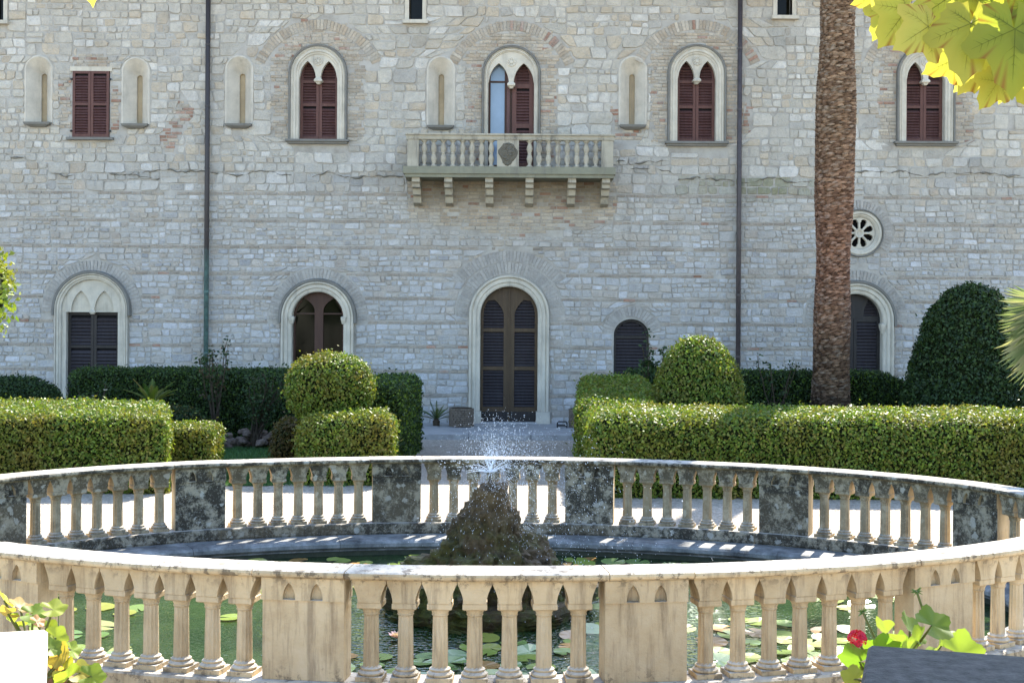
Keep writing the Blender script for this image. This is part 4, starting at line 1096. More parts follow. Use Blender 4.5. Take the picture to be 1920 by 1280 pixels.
def boxcore(x0, x1, y0, y1, z0, z1, rnd_=.12, amp=.03, seed=1, cut=.22, warp=None):
    bm = bmesh.new(); bmesh.ops.create_cube(bm, size=1)
    for v in bm.verts: v.co = Vector((x0+(v.co.x+.5)*(x1-x0), y0+(v.co.y+.5)*(y1-y0), z0+(v.co.z+.5)*(z1-z0)))
    bmesh.ops.bevel(bm, geom=[e for e in bm.edges if max(v.co.z for v in e.verts) > z1-.01 or abs(e.verts[0].co.z-e.verts[1].co.z) > .1], offset=rnd_, segments=3, profile=.5, affect='EDGES')
    for ax, (a, b) in enumerate(((x0, x1), (y0, y1), (z0, z1))):
        n = max(1, int((b-a)/cut)); no = Vector((0, 0, 0)); no[ax] = 1
        for i in range(1, n):
            co = Vector((0, 0, 0)); co[ax] = a+(b-a)*i/n
            bmesh.ops.bisect_plane(bm, geom=bm.verts[:]+bm.edges[:]+bm.faces[:], plane_co=co, plane_no=no, dist=1e-4)
    bm.normal_update(); bumpcore(bm, amp, 1.7, seed)
    if warp:
        for v in bm.verts: v.co = Vector(warp(*v.co))
    bmesh.ops.recalc_face_normals(bm, faces=bm.faces)
    me = bpy.data.meshes.new('core'); bm.to_mesh(me); bm.free(); me.materials.append(M['hedge_core']); return me
def lathecore(prof, sx=1, sy=1, amp=.03, seed=1, n=28):
    mb = MB(); pr = []
    for (r0, z0), (r1, z1) in zip(prof, prof[1:]):
        k = max(1, int(math.hypot(r1-r0, z1-z0)/.14))
        pr += [(r0+(r1-r0)*i/k, z0+(z1-z0)*i/k) for i in range(k)]
    pr.append(prof[-1]); mb.lathe([(max(r, .01), z) for r, z in pr], n)
    bm = bmesh.new(); me = mb.mesh('core', 'hedge_core'); bm.from_mesh(me); bm.normal_update()
    for v in bm.verts: v.co.x *= sx; v.co.y *= sy
    bmesh.ops.recalc_face_normals(bm, faces=bm.faces); bm.normal_update(); bumpcore(bm, amp, 2.2, seed); bm.to_mesh(me); bm.free(); return me
def hedge(name, core, label, cat, loc, m='hedge_leaf', dens=2600, size=.025, cols=HEDGE, spread=.03, seed=1, group=None, shrink=.05, trunk=None):
    t = empty(name, loc, label, cat, group)
    sc = scatter('foliage', core, m, t, dens, size, cols, spread, seed=seed)
    scatter('stray_shoots', core, m, t, 60, size*1.1, cols, .07, seed=seed+100)
    bm = bmesh.new(); bm.from_mesh(core); bm.normal_update()
    for v in bm.verts: v.co -= v.normal*shrink
    bm.to_mesh(core); bm.free(); link('dark_core', core, t)  # solid near-black core, painted as the shade inside the foliage
    if trunk: MB().tube([(0, 0, 0), (.02, .01, trunk)], [.05, .035], 8).build('trunk', 'twig', t)
    return t

# ------------------------------------------------------------------ hedges and topiary
GH = 'clipped box hedges'
hedge('hedge', boxcore(-2.6, 2.6, 0, 2.3, 0, 1.06, .10, .03, 3, warp=lambda x, y, z: (x-.25*y*max(0, min(1, x/2.6)), y, z*(1+.03*y))), 'sunlit clipped hedge at the left edge, directly behind the pool balustrade', 'hedge', (-7.38, 19.3, 0), seed=3, group=GH)
hedge('hedge', boxcore(-.45, .33, 0, .9, 0, .84, .10, .03, 4), 'small low clipped hedge block beside the end of the left front hedge', 'hedge', (-4.72, 20.3, 0), seed=4, group=GH)
def wr(x, y, z):
    k = min(1, max(0, (x+.0)/1.2)); return (x+.16*(1-min(1, z/1.1))*(1-k), y, z)
hedge('hedge', boxcore(0, 9.0, 0, 2.3, 0, 1.12, .26, .05, 5, warp=wr), 'long low front hedge with browning leaves on the right, behind the pool balustrade', 'hedge', (1.08, 19.2, 0), seed=5, group=GH)
hedge('hedge', boxcore(0, 1.25, 0, 5.0, 0, 1.16, .18, .04, 6, warp=lambda x, y, z: (x+.06*y, y, z*(1+.035*y)+0)), 'shaded hedge arm running back from the right front hedge towards the house', 'hedge', (1.02, 21.3, 0), seed=6, group=GH)
def slope(x, y, z): return (x, y, z*(1-.62*max(0, min(1, (x-5.0)/1.5))))
hedge('hedge', boxcore(0, 6.5, 0, .9, 0, 1.42, .10, .035, 7, warp=slope), 'shaded back hedge sloping down at its right end, behind the palm trunk', 'hedge', (2.2, 26.4, 0), 'dark_leaf', seed=7, group=GH, cols=DARKG+HEDGE[1:2])  # shade put into the hedge by its darker leaf colours
hedge('hedge', boxcore(0, 4.3, 0, .9, 0, 1.38, .10, .03, 8), 'long shaded back hedge in front of the left louvred door', 'hedge', (-8.46, 26.5, 0), 'dark_leaf', seed=8, group=GH, cols=DARKG+HEDGE[3:4])  # darker leaves carry this hedge's shade in their colour
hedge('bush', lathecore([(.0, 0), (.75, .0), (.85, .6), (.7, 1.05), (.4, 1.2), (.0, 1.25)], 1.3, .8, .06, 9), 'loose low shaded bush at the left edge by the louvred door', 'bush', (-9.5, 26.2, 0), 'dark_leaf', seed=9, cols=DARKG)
hedge('hedge', boxcore(-.42, .42, 0, 3.6, 0, 1.36, .14, .04, 10, warp=lambda x, y, z: (x+.02*y, y, z)), 'tall shaded hedge block left of the path to the portal', 'hedge', (-2.19, 22.3, 0), 'dark_leaf', seed=10, group=GH, cols=DARKG+HEDGE[:2])  # leaf colours darkened to carry the block's shade
hedge('hedge', boxcore(-.75, .70, 0, 1.2, 0, .95, .26, .05, 11, warp=lambda x, y, z: (x, y, z*(1+.07*(x+.75)))), 'low curved clipped hedge under the round topiary, top half sunlit', 'hedge', (-2.45, 20.35, 0), seed=11, group=GH)
def ellprof(r, z0, z1, n=14, p=2.0): 
    return [(r*max(0, 1-abs(2*i/n-1)**p)**(1/p), z0+(z1-z0)*i/n) for i in range(n+1)]
hedge('topiary', lathecore(ellprof(.67, .80, 1.90, 14, 2.3), 1, .9, .03, 12), 'rounded ball topiary left of the portal path', 'topiary', (-2.84, 21.7, 0), seed=12, trunk=1.0)
cone = [(.66, 0), (.71, .5), (.74, 1.0), (.71, 1.35), (.61, 1.68), (.45, 1.95), (.24, 2.12), (.06, 2.18), (0, 2.19)]
hedge('topiary', lathecore(cone, 1, 1, .03, 13), 'bullet-shaped sunlit topiary behind the right front hedge', 'topiary', (3.03, 22.5, 0), seed=13)
dome = [(1.25, 0), (1.22, .9), (1.08, 1.5), (.92, 2.1), (.70, 2.65), (.42, 2.98), (.15, 3.1), (0, 3.12)]
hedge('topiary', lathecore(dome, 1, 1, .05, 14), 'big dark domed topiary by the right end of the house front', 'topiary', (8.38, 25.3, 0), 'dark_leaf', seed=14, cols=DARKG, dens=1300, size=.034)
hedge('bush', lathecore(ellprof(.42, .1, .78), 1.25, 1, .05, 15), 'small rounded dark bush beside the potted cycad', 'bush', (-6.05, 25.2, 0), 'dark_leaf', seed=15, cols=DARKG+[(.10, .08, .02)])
hedge('bush', lathecore(ellprof(.26, .0, .78), 1, 1, .07, 16), 'little browning bush left of the round topiary', 'bush', (-3.62, 22.6, 0), seed=16, cols=[(.10, .07, .025), (.06, .07, .02), (.12, .09, .03)])

# ------------------------------------------------------------------ loose shrubs
def shrub(name, label, loc, h, w, stems, leaves, size, cols, m='dark_leaf', seed=1, bare=.35, flowers=0, lean=.0):
    t = empty(name, loc, label, 'shrub'); rr = random.Random(seed); rg = np.random.default_rng(seed); tips = []; st = MB()
    for i in range(stems):
        a = rr.uniform(0, 6.28); k = rr.uniform(.3, 1); p = [Vector((0, 0, 0))]
        tgt = Vector((w*k*math.cos(a)+lean, w*k*math.sin(a)*.7, h*rr.uniform(.72, 1.0)))
        for j in range(1, 7):
            u = j/6; q = Vector((tgt.x*u**1.4, tgt.y*u**1.4, tgt.z*u))+Vector((rr.uniform(-1, 1), rr.uniform(-1, 1), 0))*w*.07; p.append(q)
            if u > bare: tips += [q]*2
        st.tube(p, [.02*(1-.8*j/6)+.003 for j in range(7)], 5)
        for b in range(4):
            q = p[rr.randint(3, 6)]; e = q+Vector((rr.uniform(-1, 1)*w*.4, rr.uniform(-1, 1)*w*.4, rr.uniform(.0, .3)*h*.5)); st.tube([q, (q+e)/2+Vector((0, 0, .02)), e], [.008, .006, .003], 4); tips += [e, (q+e)/2, e]
    st.build('stem', 'twig', t)
    T = np.array([p[:] for p in tips]); P_ = T[rg.integers(0, len(T), leaves)]+rg.normal(0, w*.16, (leaves, 3))
    leafquads('foliage', P_, rg.normal(0, .4, (leaves, 3))+np.array([0, -.2, .6]), m, t, size, cols, .6, rg)
    for i in range(flowers):
        q = tips[rr.randrange(len(tips))]; f = MB()
        for r in range(6):
            a = r*1.05; f.add([(0, 0, 0), (.035*math.cos(a-.4), .035*math.sin(a-.4), .015), (.045*math.cos(a), .045*math.sin(a), .03), (.035*math.cos(a+.4), .035*math.sin(a+.4), .015)], [(0,1,2,3)], (.7, .62, .55))
        f.build('flower', 'petal', t, (q.x, q.y-.05, q.z+.02), fix=False)
    return t
shrub('rose_bush', 'tall sparse rose bush in front of the left back hedge', (-5.55, 26.0, 0), 1.95, .36, 7, 420, .038, DARKG+[(.09, .06, .03)], seed=21, bare=.5)
shrub('shrub', 'many-stemmed dark shrub above the heap of rocks', (-4.75, 25.6, 0), 1.35, .62, 14, 1700, .030, DARKG, seed=22, bare=.45, lean=.18)
shrub('rose_bush', 'thin leafy bush with pale flowers at the left end of the back hedge', (-7.85, 26.1, 0), 1.15, .30, 6, 260, .034, DARKG, seed=23, flowers=3)
shrub('climbing_shrub', 'leafy shrub standing before the small arched door', (2.62, 26.3, 0), 1.95, .32, 7, 620, .042, DARKG+[(.05, .09, .03)], seed=24, bare=.55)
shrub('shrub', 'sprigs of a rose rising above the right back hedge', (5.0, 26.2, 0), 1.62, .45, 6, 260, .034, DARKG, seed=25, bare=.7)

# ------------------------------------------------------------------ grass on the lawns
def grass(name, poly, n, label, seed):
    rg = np.random.default_rng(seed); xs = [p[0] for p in poly]; ys = [p[1] for p in poly]
    x = rg.uniform(max(min(xs), -11), min(max(xs), 11), n); y = rg.uniform(min(ys), max(ys), n); h = rg.uniform(.03, .075, n); a = rg.uniform(0, 6.28, n); w = .006
    lx, ly = rg.normal(0, .02, n), rg.normal(0, .02, n)
    vs = np.stack([np.stack([x-w*np.cos(a), y-w*np.sin(a), 0*x+.005], 1), np.stack([x+w*np.cos(a), y+w*np.sin(a), 0*x+.005], 1), np.stack([x+lx, y+ly, h], 1)], 1).reshape(-1, 3)
    me = bpy.data.meshes.new(name); me.vertices.add(3*n); me.vertices.foreach_set('co', vs.ravel().astype('f')); me.loops.add(3*n); me.loops.foreach_set('vertex_index', np.arange(3*n).astype('i'))
    me.polygons.add(n); me.polygons.foreach_set('loop_start', np.arange(0, 3*n, 3).astype('i')); me.update(calc_edges=True)
    at_ = me.color_attributes.new('Col', 'FLOAT_COLOR', 'POINT'); c = np.ones((3*n, 4), 'f'); c[:, :3] = np.repeat(np.array([(.07, .15, .045)])*rg.uniform(.6, 1.5, (n, 1)), 3, 0); at_.data.foreach_set('color', c.ravel())
    me.materials.append(M['grass']); tag(link(name, me), label, 'grass', None, 'stuff')
grass('grass', LAWN_L, 60000, 'short shaded lawn grass left of the portal path', 31)
grass('grass', LAWN_R, 30000, 'short shaded lawn grass behind the right front hedge', 32)

# ------------------------------------------------------------------ heap of rocks, pots, boot scraper
pile = empty('rock_pile', (-4.85, 25.7, 0), 'heap of reddish field rocks on the shaded lawn', 'rock pile')
for k in range(38):
    s_ = rnd.uniform(.06, .14); bmr = bmesh.new(); bmesh.ops.create_icosphere(bmr, subdivisions=2, radius=s_)
    for v in bmr.verts:
        v.co *= 1+.5*mn.noise(v.co*9+Vector((k*2.3, 0, 0))); v.co.z *= .65
    me = bpy.data.meshes.new('rock'); bmr.to_mesh(me); bmr.free(); me.materials.append(M['field_rock'])
    u = rnd.uniform(-.62, .62); hmax = .30*(1-(u/.72)**2); o = link('rock', me, pile, (u, rnd.uniform(-.3, .3), .04+rnd.random()*hmax), rnd.uniform(0, 6))
def fronds(parent, n, length, droop, cols, m, seed, base=(0, 0, 0), el=(.5, 1.3), leaflets=26, lw=.016, ll=.16, rachis=.008, name='frond', az=None):
    rr = random.Random(seed)
    for i in range(n):
        a = (2*math.pi*i/n+rr.uniform(-.3, .3)) if az is None else rr.uniform(*az); e = rr.uniform(*el); mb = MB(); pts = []; c = tuple(q*rr.uniform(.8, 1.2) for q in rr.choice(cols)); Ln = length*rr.uniform(.75, 1.1)
        p = Vector(base); d = Vector((math.cos(a)*math.cos(e), math.sin(a)*math.cos(e), math.sin(e)))
        for j in range(leaflets+1):
            pts.append(p.copy()); p = p+d*Ln/leaflets; d = (d+Vector((0, 0, -droop/leaflets))).normalized()
        mb.tube(pts[::3]+[pts[-1]], rachis, 4, c)
        for j in range(3, leaflets):
            t = (pts[j+1]-pts[j-1]).normalized(); s = t.cross(Vector((0, 0, 1))).normalized(); up = s.cross(t); k = math.sin(math.pi*min(1, j/leaflets*.85+.12))
            for sg in (-1, 1):
                tip = pts[j]+(s*sg*.8+t*.55+up*.25)*ll*k*rr.uniform(.85, 1.1)
                mb.add([pts[j]-t*lw*.5, pts[j]+t*lw*.5, tip], [(0, 1, 2)], c)
        mb.build(name, m, parent, fix=False)
def pot(parent, prof, m, n=24, name='pot'): return MB().lathe(prof, n).build(name, m, parent, smooth=False)
cy = empty('potted_cycad', (-6.62, 25.5, 0), 'yellowing cycad in a dark pot in front of the left back hedge', 'potted plant')
pot(cy, [(.18, 0), (.26, .62), (.29, .63), (.29, .70), (.24, .70), (.23, .62)], 'dark_pot'); MB().lathe([(.09, .55), (.10, .80), (.04, .86)], 10).build('stem', 'twig', cy)
fronds(cy, 16, .55, .5, [(.16, .19, .03), (.11, .15, .025), (.2, .2, .04)], 'frond', 41, (0, 0, .82), (.45, 1.2), 22, .02, .10)
cy = empty('cycad', (F(818, 790, 29.7)[0], 29.7, .1), 'small green cycad at the foot of the wall left of the portal', 'plant')
MB().lathe([(.07, 0), (.08, .10), (.03, .16)], 10).build('stem', 'twig', cy)
fronds(cy, 14, .42, .5, [(.06, .11, .025), (.09, .13, .03)], 'frond', 42, (0, 0, .12), (.4, 1.25), 20, .016, .08)
def planter(px, label):
    t = empty('planter', (F(px, 790, 29.55)[0], 29.55, .103), label, 'planter', 'round planters beside the portal')
    MB().lathe([(.20, 0), (.235, .02), (.245, .38), (.22, .40), (.205, .36), (.20, .30)], 28).build('tub', 'soil', t)
    for r in range(9):                                        # rows of woven blocks
        for k in range(20):
            a = 2*math.pi*(k+.5*(r % 2))/20; s_ = rnd.uniform(.85, 1.1)
            mtx = Matrix.Rotation(a, 4, 'Z'); mb = MB(); mb.box(.225, .262*rnd.uniform(.97, 1.03), -.036*s_, .036*s_, .012+r*.0425, .012+r*.0425+.036, None, mtx)
            if 3.0 < a < 6.5 or a < .3: 
                mb.build('woven_block', 'woven', t)
    return t
planter(865, 'woven round planter left of the portal'); planter(1089, 'woven round planter right of the portal, half behind the hedge')
bs = empty('boot_scraper', (F(1054, 795, 29.4)[0], 29.4, .1), 'small black iron boot scraper right of the portal', 'boot scraper')
MB().tube([(-.10, 0, 0), (-.10, 0, .11), (-.08, 0, .13), (.08, 0, .13), (.10, 0, .11), (.10, 0, 0)], .016, 8).build('hoop', 'iron', bs); MB().box(-.09, .09, -.006, .006, .03, .07).build('blade', 'iron', bs)

# ------------------------------------------------------------------ tall palm
PXp, PYp = F(1556, 760, 25.9)[0], 25.9
palm = empty('palm_tree', (PXp, PYp, 0), 'tall date palm with a scaly brown trunk in front of the house', 'palm tree')
PH = 15.2
def ptr(z):                                       # trunk centre and radius with its uneven swellings
    lean = .012*z; r = .338+.055*math.exp(-((z-5.6)/.9)**2)*.35+.02*math.sin(z*1.25+.6)+.012*math.sin(z*3.1)
    if z < .6: r += .05*(1-z/.6)
    if z > 8.3: r -= .01
    return lean, r
L = []
for i in range(120):
    z = PH*i/119; lx, r = ptr(z); L.append([(lx+(r-.03)*math.cos(2*math.pi*j/20), (r-.03)*math.sin(2*math.pi*j/20), z) for j in range(20)])
mb = MB(); mb.loops(L, True, True, True, (.05, .032, .02)); mb.build('trunk', 'palmbark', palm)
sc = MB(); z = .02; row = 0
BK = [(.21, .135, .095), (.165, .105, .075), (.27, .185, .135), (.12, .075, .054), (.25, .19, .155)]
while z < PH:
    lx, r = ptr(z); n = 15; hgt = rnd.uniform(.030, .042); ro = rnd.random()
    g = .5 if z < 1.0 else (.8 if z < 2 else 1)  # bark darker towards the base, shading put into its colour
    warm = 1.0+.22*math.exp(-((z-3.6)/1.6)**2)
    for k in range(n):
        a = 2*math.pi*(k+ro+rnd.uniform(-.2, .2))/n; da = math.pi/n*rnd.uniform(1.1, 1.7); hz = hgt*rnd.uniform(.75, 1.15); out = rnd.uniform(.001, .019)
        zc = z+rnd.uniform(-.012, .012); ri = r-.032
        def pt(aa, rr_, zq): return (lx+rr_*math.cos(aa), rr_*math.sin(aa), zq)
        c = rnd.choice(BK); gg = rnd.uniform(.7, 1.2)*g; c = (c[0]*gg*warm, c[1]*gg, c[2]*gg*(.9 if warm > 1 else 1))
        sc.add([pt(a-da, ri, zc), pt(a, r-.006, zc-.012), pt(a+da, ri, zc), pt(a-da*.7, r+out*.6, zc+hz*.75), pt(a, r+out, zc+hz), pt(a+da*.7, r+out*.6, zc+hz*.75), pt(a, ri-.01, zc+hz*1.15)],
               [(0, 1, 4, 3), (1, 2, 5, 4), (3, 4, 6), (4, 5, 6), (0, 3, 6), (2, 6, 5)], c)
    z += hgt*.86; row += 1
tag(sc.build('bark_scales', 'palmbark', palm, fix=False), kind='stuff')
fronds(palm, 46, 3.4, 1.5, [(.05, .085, .025), (.07, .10, .03)], 'frond', 51, (ptr(PH)[0], 0, PH), (-.3, 1.35), 40, .05, .50, .025)

# ------------------------------------------------------------------ water lilies
padm = []
for v_ in range(6):
    mb = MB(); n = 18; notch = rnd.uniform(.12, .25); pts = [(0, 0, .0)]; c = [(.15, .22, .035), (.20, .26, .04), (.11, .19, .04), (.26, .27, .05), (.30, .17, .05), (.17, .25, .06)][v_]
    cup = rnd.uniform(.0, .07)
    for i in range(n+1):
        a = notch+(2*math.pi-2*notch)*i/n; r = 1+rnd.uniform(-.03, .03); pts.append((r*math.cos(a), r*math.sin(a), cup*rnd.uniform(.3, 1.4)))
    mb.add(pts, [(0, i, i+1) for i in range(1, n+1)], c); padm.append(mb.mesh('lily_pad', 'pad_leaf', fix=False))
pads = []; rl_ = random.Random(5); tries = 0
def open_water(x, y):                             # clear patches of green water
    d = [((x+2.2)/.9)**2+((y-11.2)/.9)**2, ((x-1.0)/.5)**2+((y-10.9)/.8)**2, ((x+.9)/.6)**2+((y-11.3)/.5)**2, ((x+1.9)/.5)**2+((y-9.9)/.4)**2]
    return min(d) < 1
clusters = [(rl_.uniform(-4.6, 4.2), rl_.uniform(9.6, 15.2)) for _ in range(14)]+[(rl_.uniform(-3.2, 2.8), rl_.uniform(9.5, 11.2)) for _ in range(14)]+[(-1.6, 14.2), (-2.2, 13.6), (1.2, 14.4), (2.2, 14.2), (2.4, 10.6), (2.0, 11.2), (2.8, 10.8)]
while len(pads) < 300 and tries < 30000:
    tries += 1; cx_, cy_ = rl_.choice(clusters); x = rl_.gauss(cx_, .55); y = rl_.gauss(cy_, .45); r = rl_.uniform(.075, .14)
    if ((x-PX)/(PA-.62-r))**2+((y-PC)/(PB-.62-r))**2 > 1 or math.hypot(x-RX, y-RY) < .93+r: continue
    if open_water(x, y): continue
    if any((x-a)**2+(y-b)**2 < ((r+q)*.80)**2 for a, b, q in pads): continue
    pads.append((x, y, r))
for i, (x, y, r) in enumerate(pads):
    kk = rl_.choice((0, 0, 1, 1, 2, 3, 4, 5, 5, 3)); o = link('lily_pad', padm[kk], None, (x, y, WZ+.004+.0004*(i % 20)), rl_.uniform(0, 6.28)); o.scale = (r, r, r)
    o.rotation_mode = 'ZYX'; o.rotation_euler.x = rl_.gauss(.07, .06); o.rotation_euler.y = rl_.gauss(0, .04); o.location.z += r*.05
    hue = ('mid-green', 'bright green', 'dark green', 'yellowish', 'rust-brown', 'pale green')[kk]
    wh = 'behind the rock fountain' if y > RY+.6 and abs(x-RX) < 1.6 else ('in front of the rock fountain' if y < RY and abs(x-RX) < 1.0 else (('left' if x < RX else 'right')+(' front' if y < 11.4 else ' rear')+' of the pool'))
    tag(o, 'round '+hue+' lily pad floating '+(wh if wh[0] in 'bi' and 'rock' in wh else 'at the '+wh), 'lily pad', 'lily pads on the pool: '+hue+', '+wh)
def lily(x, y, lab):
    t = empty('water_lily', (x, y, WZ+.02), lab, 'flower')
    for ring, (n, r, e, c) in enumerate(((9, .085, .5, (.75, .45, .48)), (8, .07, .85, (.80, .60, .55)), (6, .045, 1.2, (.75, .60, .25)))):
        for k in range(n):
            a = 2*math.pi*(k+.5*ring)/n; ca, sa = math.cos(a), math.sin(a); ce, se = math.cos(e), math.sin(e); w_ = r*.3
            P4 = [(0, 0, 0), (r*.55*ce*ca-w_*sa, r*.55*ce*sa+w_*ca, r*.55*se), (r*ce*ca, r*ce*sa, r*se*1.1), (r*.55*ce*ca+w_*sa, r*.55*ce*sa-w_*ca, r*.55*se)]
            MB().add(P4, [(0, 1, 2), (0, 2, 3)], c).build('petal', 'petal', t, fix=False)
lily(-.93, 11.35, 'pink water lily flower seen through the front balusters left of the rock')
lily(2.35, 10.6, 'pale water lily flower among the pads on the right of the pool')

# ------------------------------------------------------------------ spray: separate drops in the air and on their way down
def spray():
    rg = np.random.default_rng(61); n = 6500; g = 9.8; o0 = np.array([RX, RY, WZ+nz+.07]); V = []; Fc = []
    octa = np.array([(1,0,0),(-1,0,0),(0,1,0),(0,-1,0),(0,0,1),(0,0,-1)], float); of = [(0,2,4),(2,1,4),(1,3,4),(3,0,4),(2,0,5),(1,2,5),(3,1,5),(0,3,5)]
    for i in range(n):
        mode = rg.random(); az = rg.uniform(0, 6.28)
        if mode < .30: sp = rg.uniform(1.6, 3.4); el = R(rg.uniform(60, 88)); wind = rg.uniform(0, .35)
        elif mode < .82: sp = rg.uniform(2.0, 3.5); el = R(rg.uniform(35, 72)); wind = rg.uniform(.0, 1.6)
        else: sp = rg.uniform(1.0, 2.6); el = R(rg.uniform(5, 40)); wind = rg.uniform(.0, .5)
        v = np.array([sp*math.cos(el)*math.cos(az)*.62+wind, sp*math.cos(el)*math.sin(az)*.62, sp*math.sin(el)])
        tm = (v[2]+math.sqrt(v[2]**2+2*g*(o0[2]-WZ)))/g; t = tm*(rg.random()**.8)
        p = o0+v*t-np.array([0, 0, .5*g*t*t]); vel = v-np.array([0, 0, g*t]); d = vel/np.linalg.norm(vel)
        if p[2] < WZ+.02: continue
        r = rg.uniform(.0011, .0024)*(1.35 if rg.random() < .12 else 1); st = rg.uniform(2.0, 3.6)
        q = octa*r; q = q+np.outer(q@d, d)*(st-1)
        b = len(V)*6; V.append(q+p); Fc += [tuple(x+b for x in f) for f in of]
    for k in range(260):                            # dense beads of the jets where they leave the nozzle
        a = rg.choice([R(0), R(12), R(170), R(185), R(90), R(270)])+rg.normal(0, .10); el = R(rg.choice([14, 18, 22, 28])+rg.normal(0, 3)); d = np.array([math.cos(a)*math.cos(el), math.sin(a)*math.cos(el), math.sin(el)])
        s = abs(rg.normal(0, .22))+.01; p = o0+d*s-np.array([0, 0, .35*s*s]); r = rg.uniform(.002, .004)*(1 if s > .08 else 1.2); q = octa*r; q = q+np.outer(q@d, d)*1.6
        b = len(V)*6; V.append(q+p); Fc += [tuple(x+b for x in f) for f in of]
    tb = MB(); go = Vector(o0)
    for a, el, sp in ((0, 34, 2.2), (8, 42, 2.5), (175, 12, 2.1), (186, 24, 1.8), (20, 27, 1.9), (160, 44, 1.6), (60, 62, 1.7), (120, 66, 1.9), (250, 60, 1.8), (300, 68, 1.8)):
        v = Vector((math.cos(R(a))*math.cos(R(el)), math.sin(R(a))*math.cos(R(el)), math.sin(R(el))))*sp; T = .22/sp
        tb.tube([go+v*(T*j/6)-Vector((0, 0, 4.9*(T*j/6)**2)) for j in range(7)], [.0042-.0004*j for j in range(7)], 5)
    b = len(V)*6; V.append(np.array(tb.v)); Fc += [tuple(x+b for x in f) for f in tb.f]
    me = bpy.data.meshes.new('water_spray'); me.from_pydata(np.concatenate(V).tolist(), [], Fc); me.materials.append(M['drop'])
    tag(link('water_spray', me), 'glittering spray of water drops rising from the rock fountain', 'spray', None, 'stuff')
spray()

# ------------------------------------------------------------------ viewer's terrace, its piers and geraniums
TZ = .88
tag(MB().box(-14, 14, -14, 5.5, -.2, TZ-.02).build('terrace', 'gravel'), kind='structure')
ret = MB().box(-14, 14, 5.5, 5.62, -.2, TZ+.02).build('terrace_wall', 'pier_side'); tag(ret, 'low retaining wall along the front of the viewing terrace', 'wall')
def stone_pier(loc, rz, w, d, m_top, m_side, label):
    t = empty('stone_pier', loc, label, 'pier', 'stone piers at the front of the terrace', rz); h = loc[2]
    zb = TZ-1.6
    sl = MB(); sl.loops([[(sx*(w/2-e), sy*(d/2-e), z) for sx, sy in ((-1,-1),(1,-1),(1,1),(-1,1))] for e, z in ((.02, -.10), (0, -.085), (0, -.012), (.012, 0))], True, True, True); sl.build('cap_slab', m_top, t)
    MB().box(-w/2+.06, w/2-.06, -d/2+.06, d/2-.06, zb+.0, -.102).build('shaft', m_side, t)
    MB().box(-w/2+.02, w/2-.02, -d/2+.02, d/2-.02, zb-.0, zb+.12).build('foot', m_side, t)
    return t
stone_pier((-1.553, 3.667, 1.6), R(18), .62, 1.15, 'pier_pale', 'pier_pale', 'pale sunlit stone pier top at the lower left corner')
stone_pier((1.248, 3.60, 1.6), R(-17), .66, 1.0, 'pier_shade_grey', 'pier_side', 'dark grey shaded stone pier top at the lower right corner')
def ger_leaf(r, c, rr, fold):
    mb = MB(); n = 40; pts = [(0, 0, 0)]
    ring1 = []; ring2 = []
    for i in range(n+1):
        a = -2.75+5.5*i/n; lob = 1+.10*math.cos(a*5)+.035*math.cos(a*21)
        ring1.append((r*.55*math.cos(a), r*.55*math.sin(a), r*.10+.03*r*math.cos(a*5))); ring2.append((r*lob*math.cos(a), r*lob*math.sin(a), r*(fold+.09*math.cos(a*5)+rr.uniform(-.03, .03))))
    pts += ring1+ring2; fs = [(0, i, i+1) for i in range(1, n+1)]+[(i, i+n+1, i+n+2, i+1) for i in range(1, n+1)]
    mb.add(pts, fs, c); return mb.mesh('leaf', 'geranium_leaf', fix=False, smooth=True)
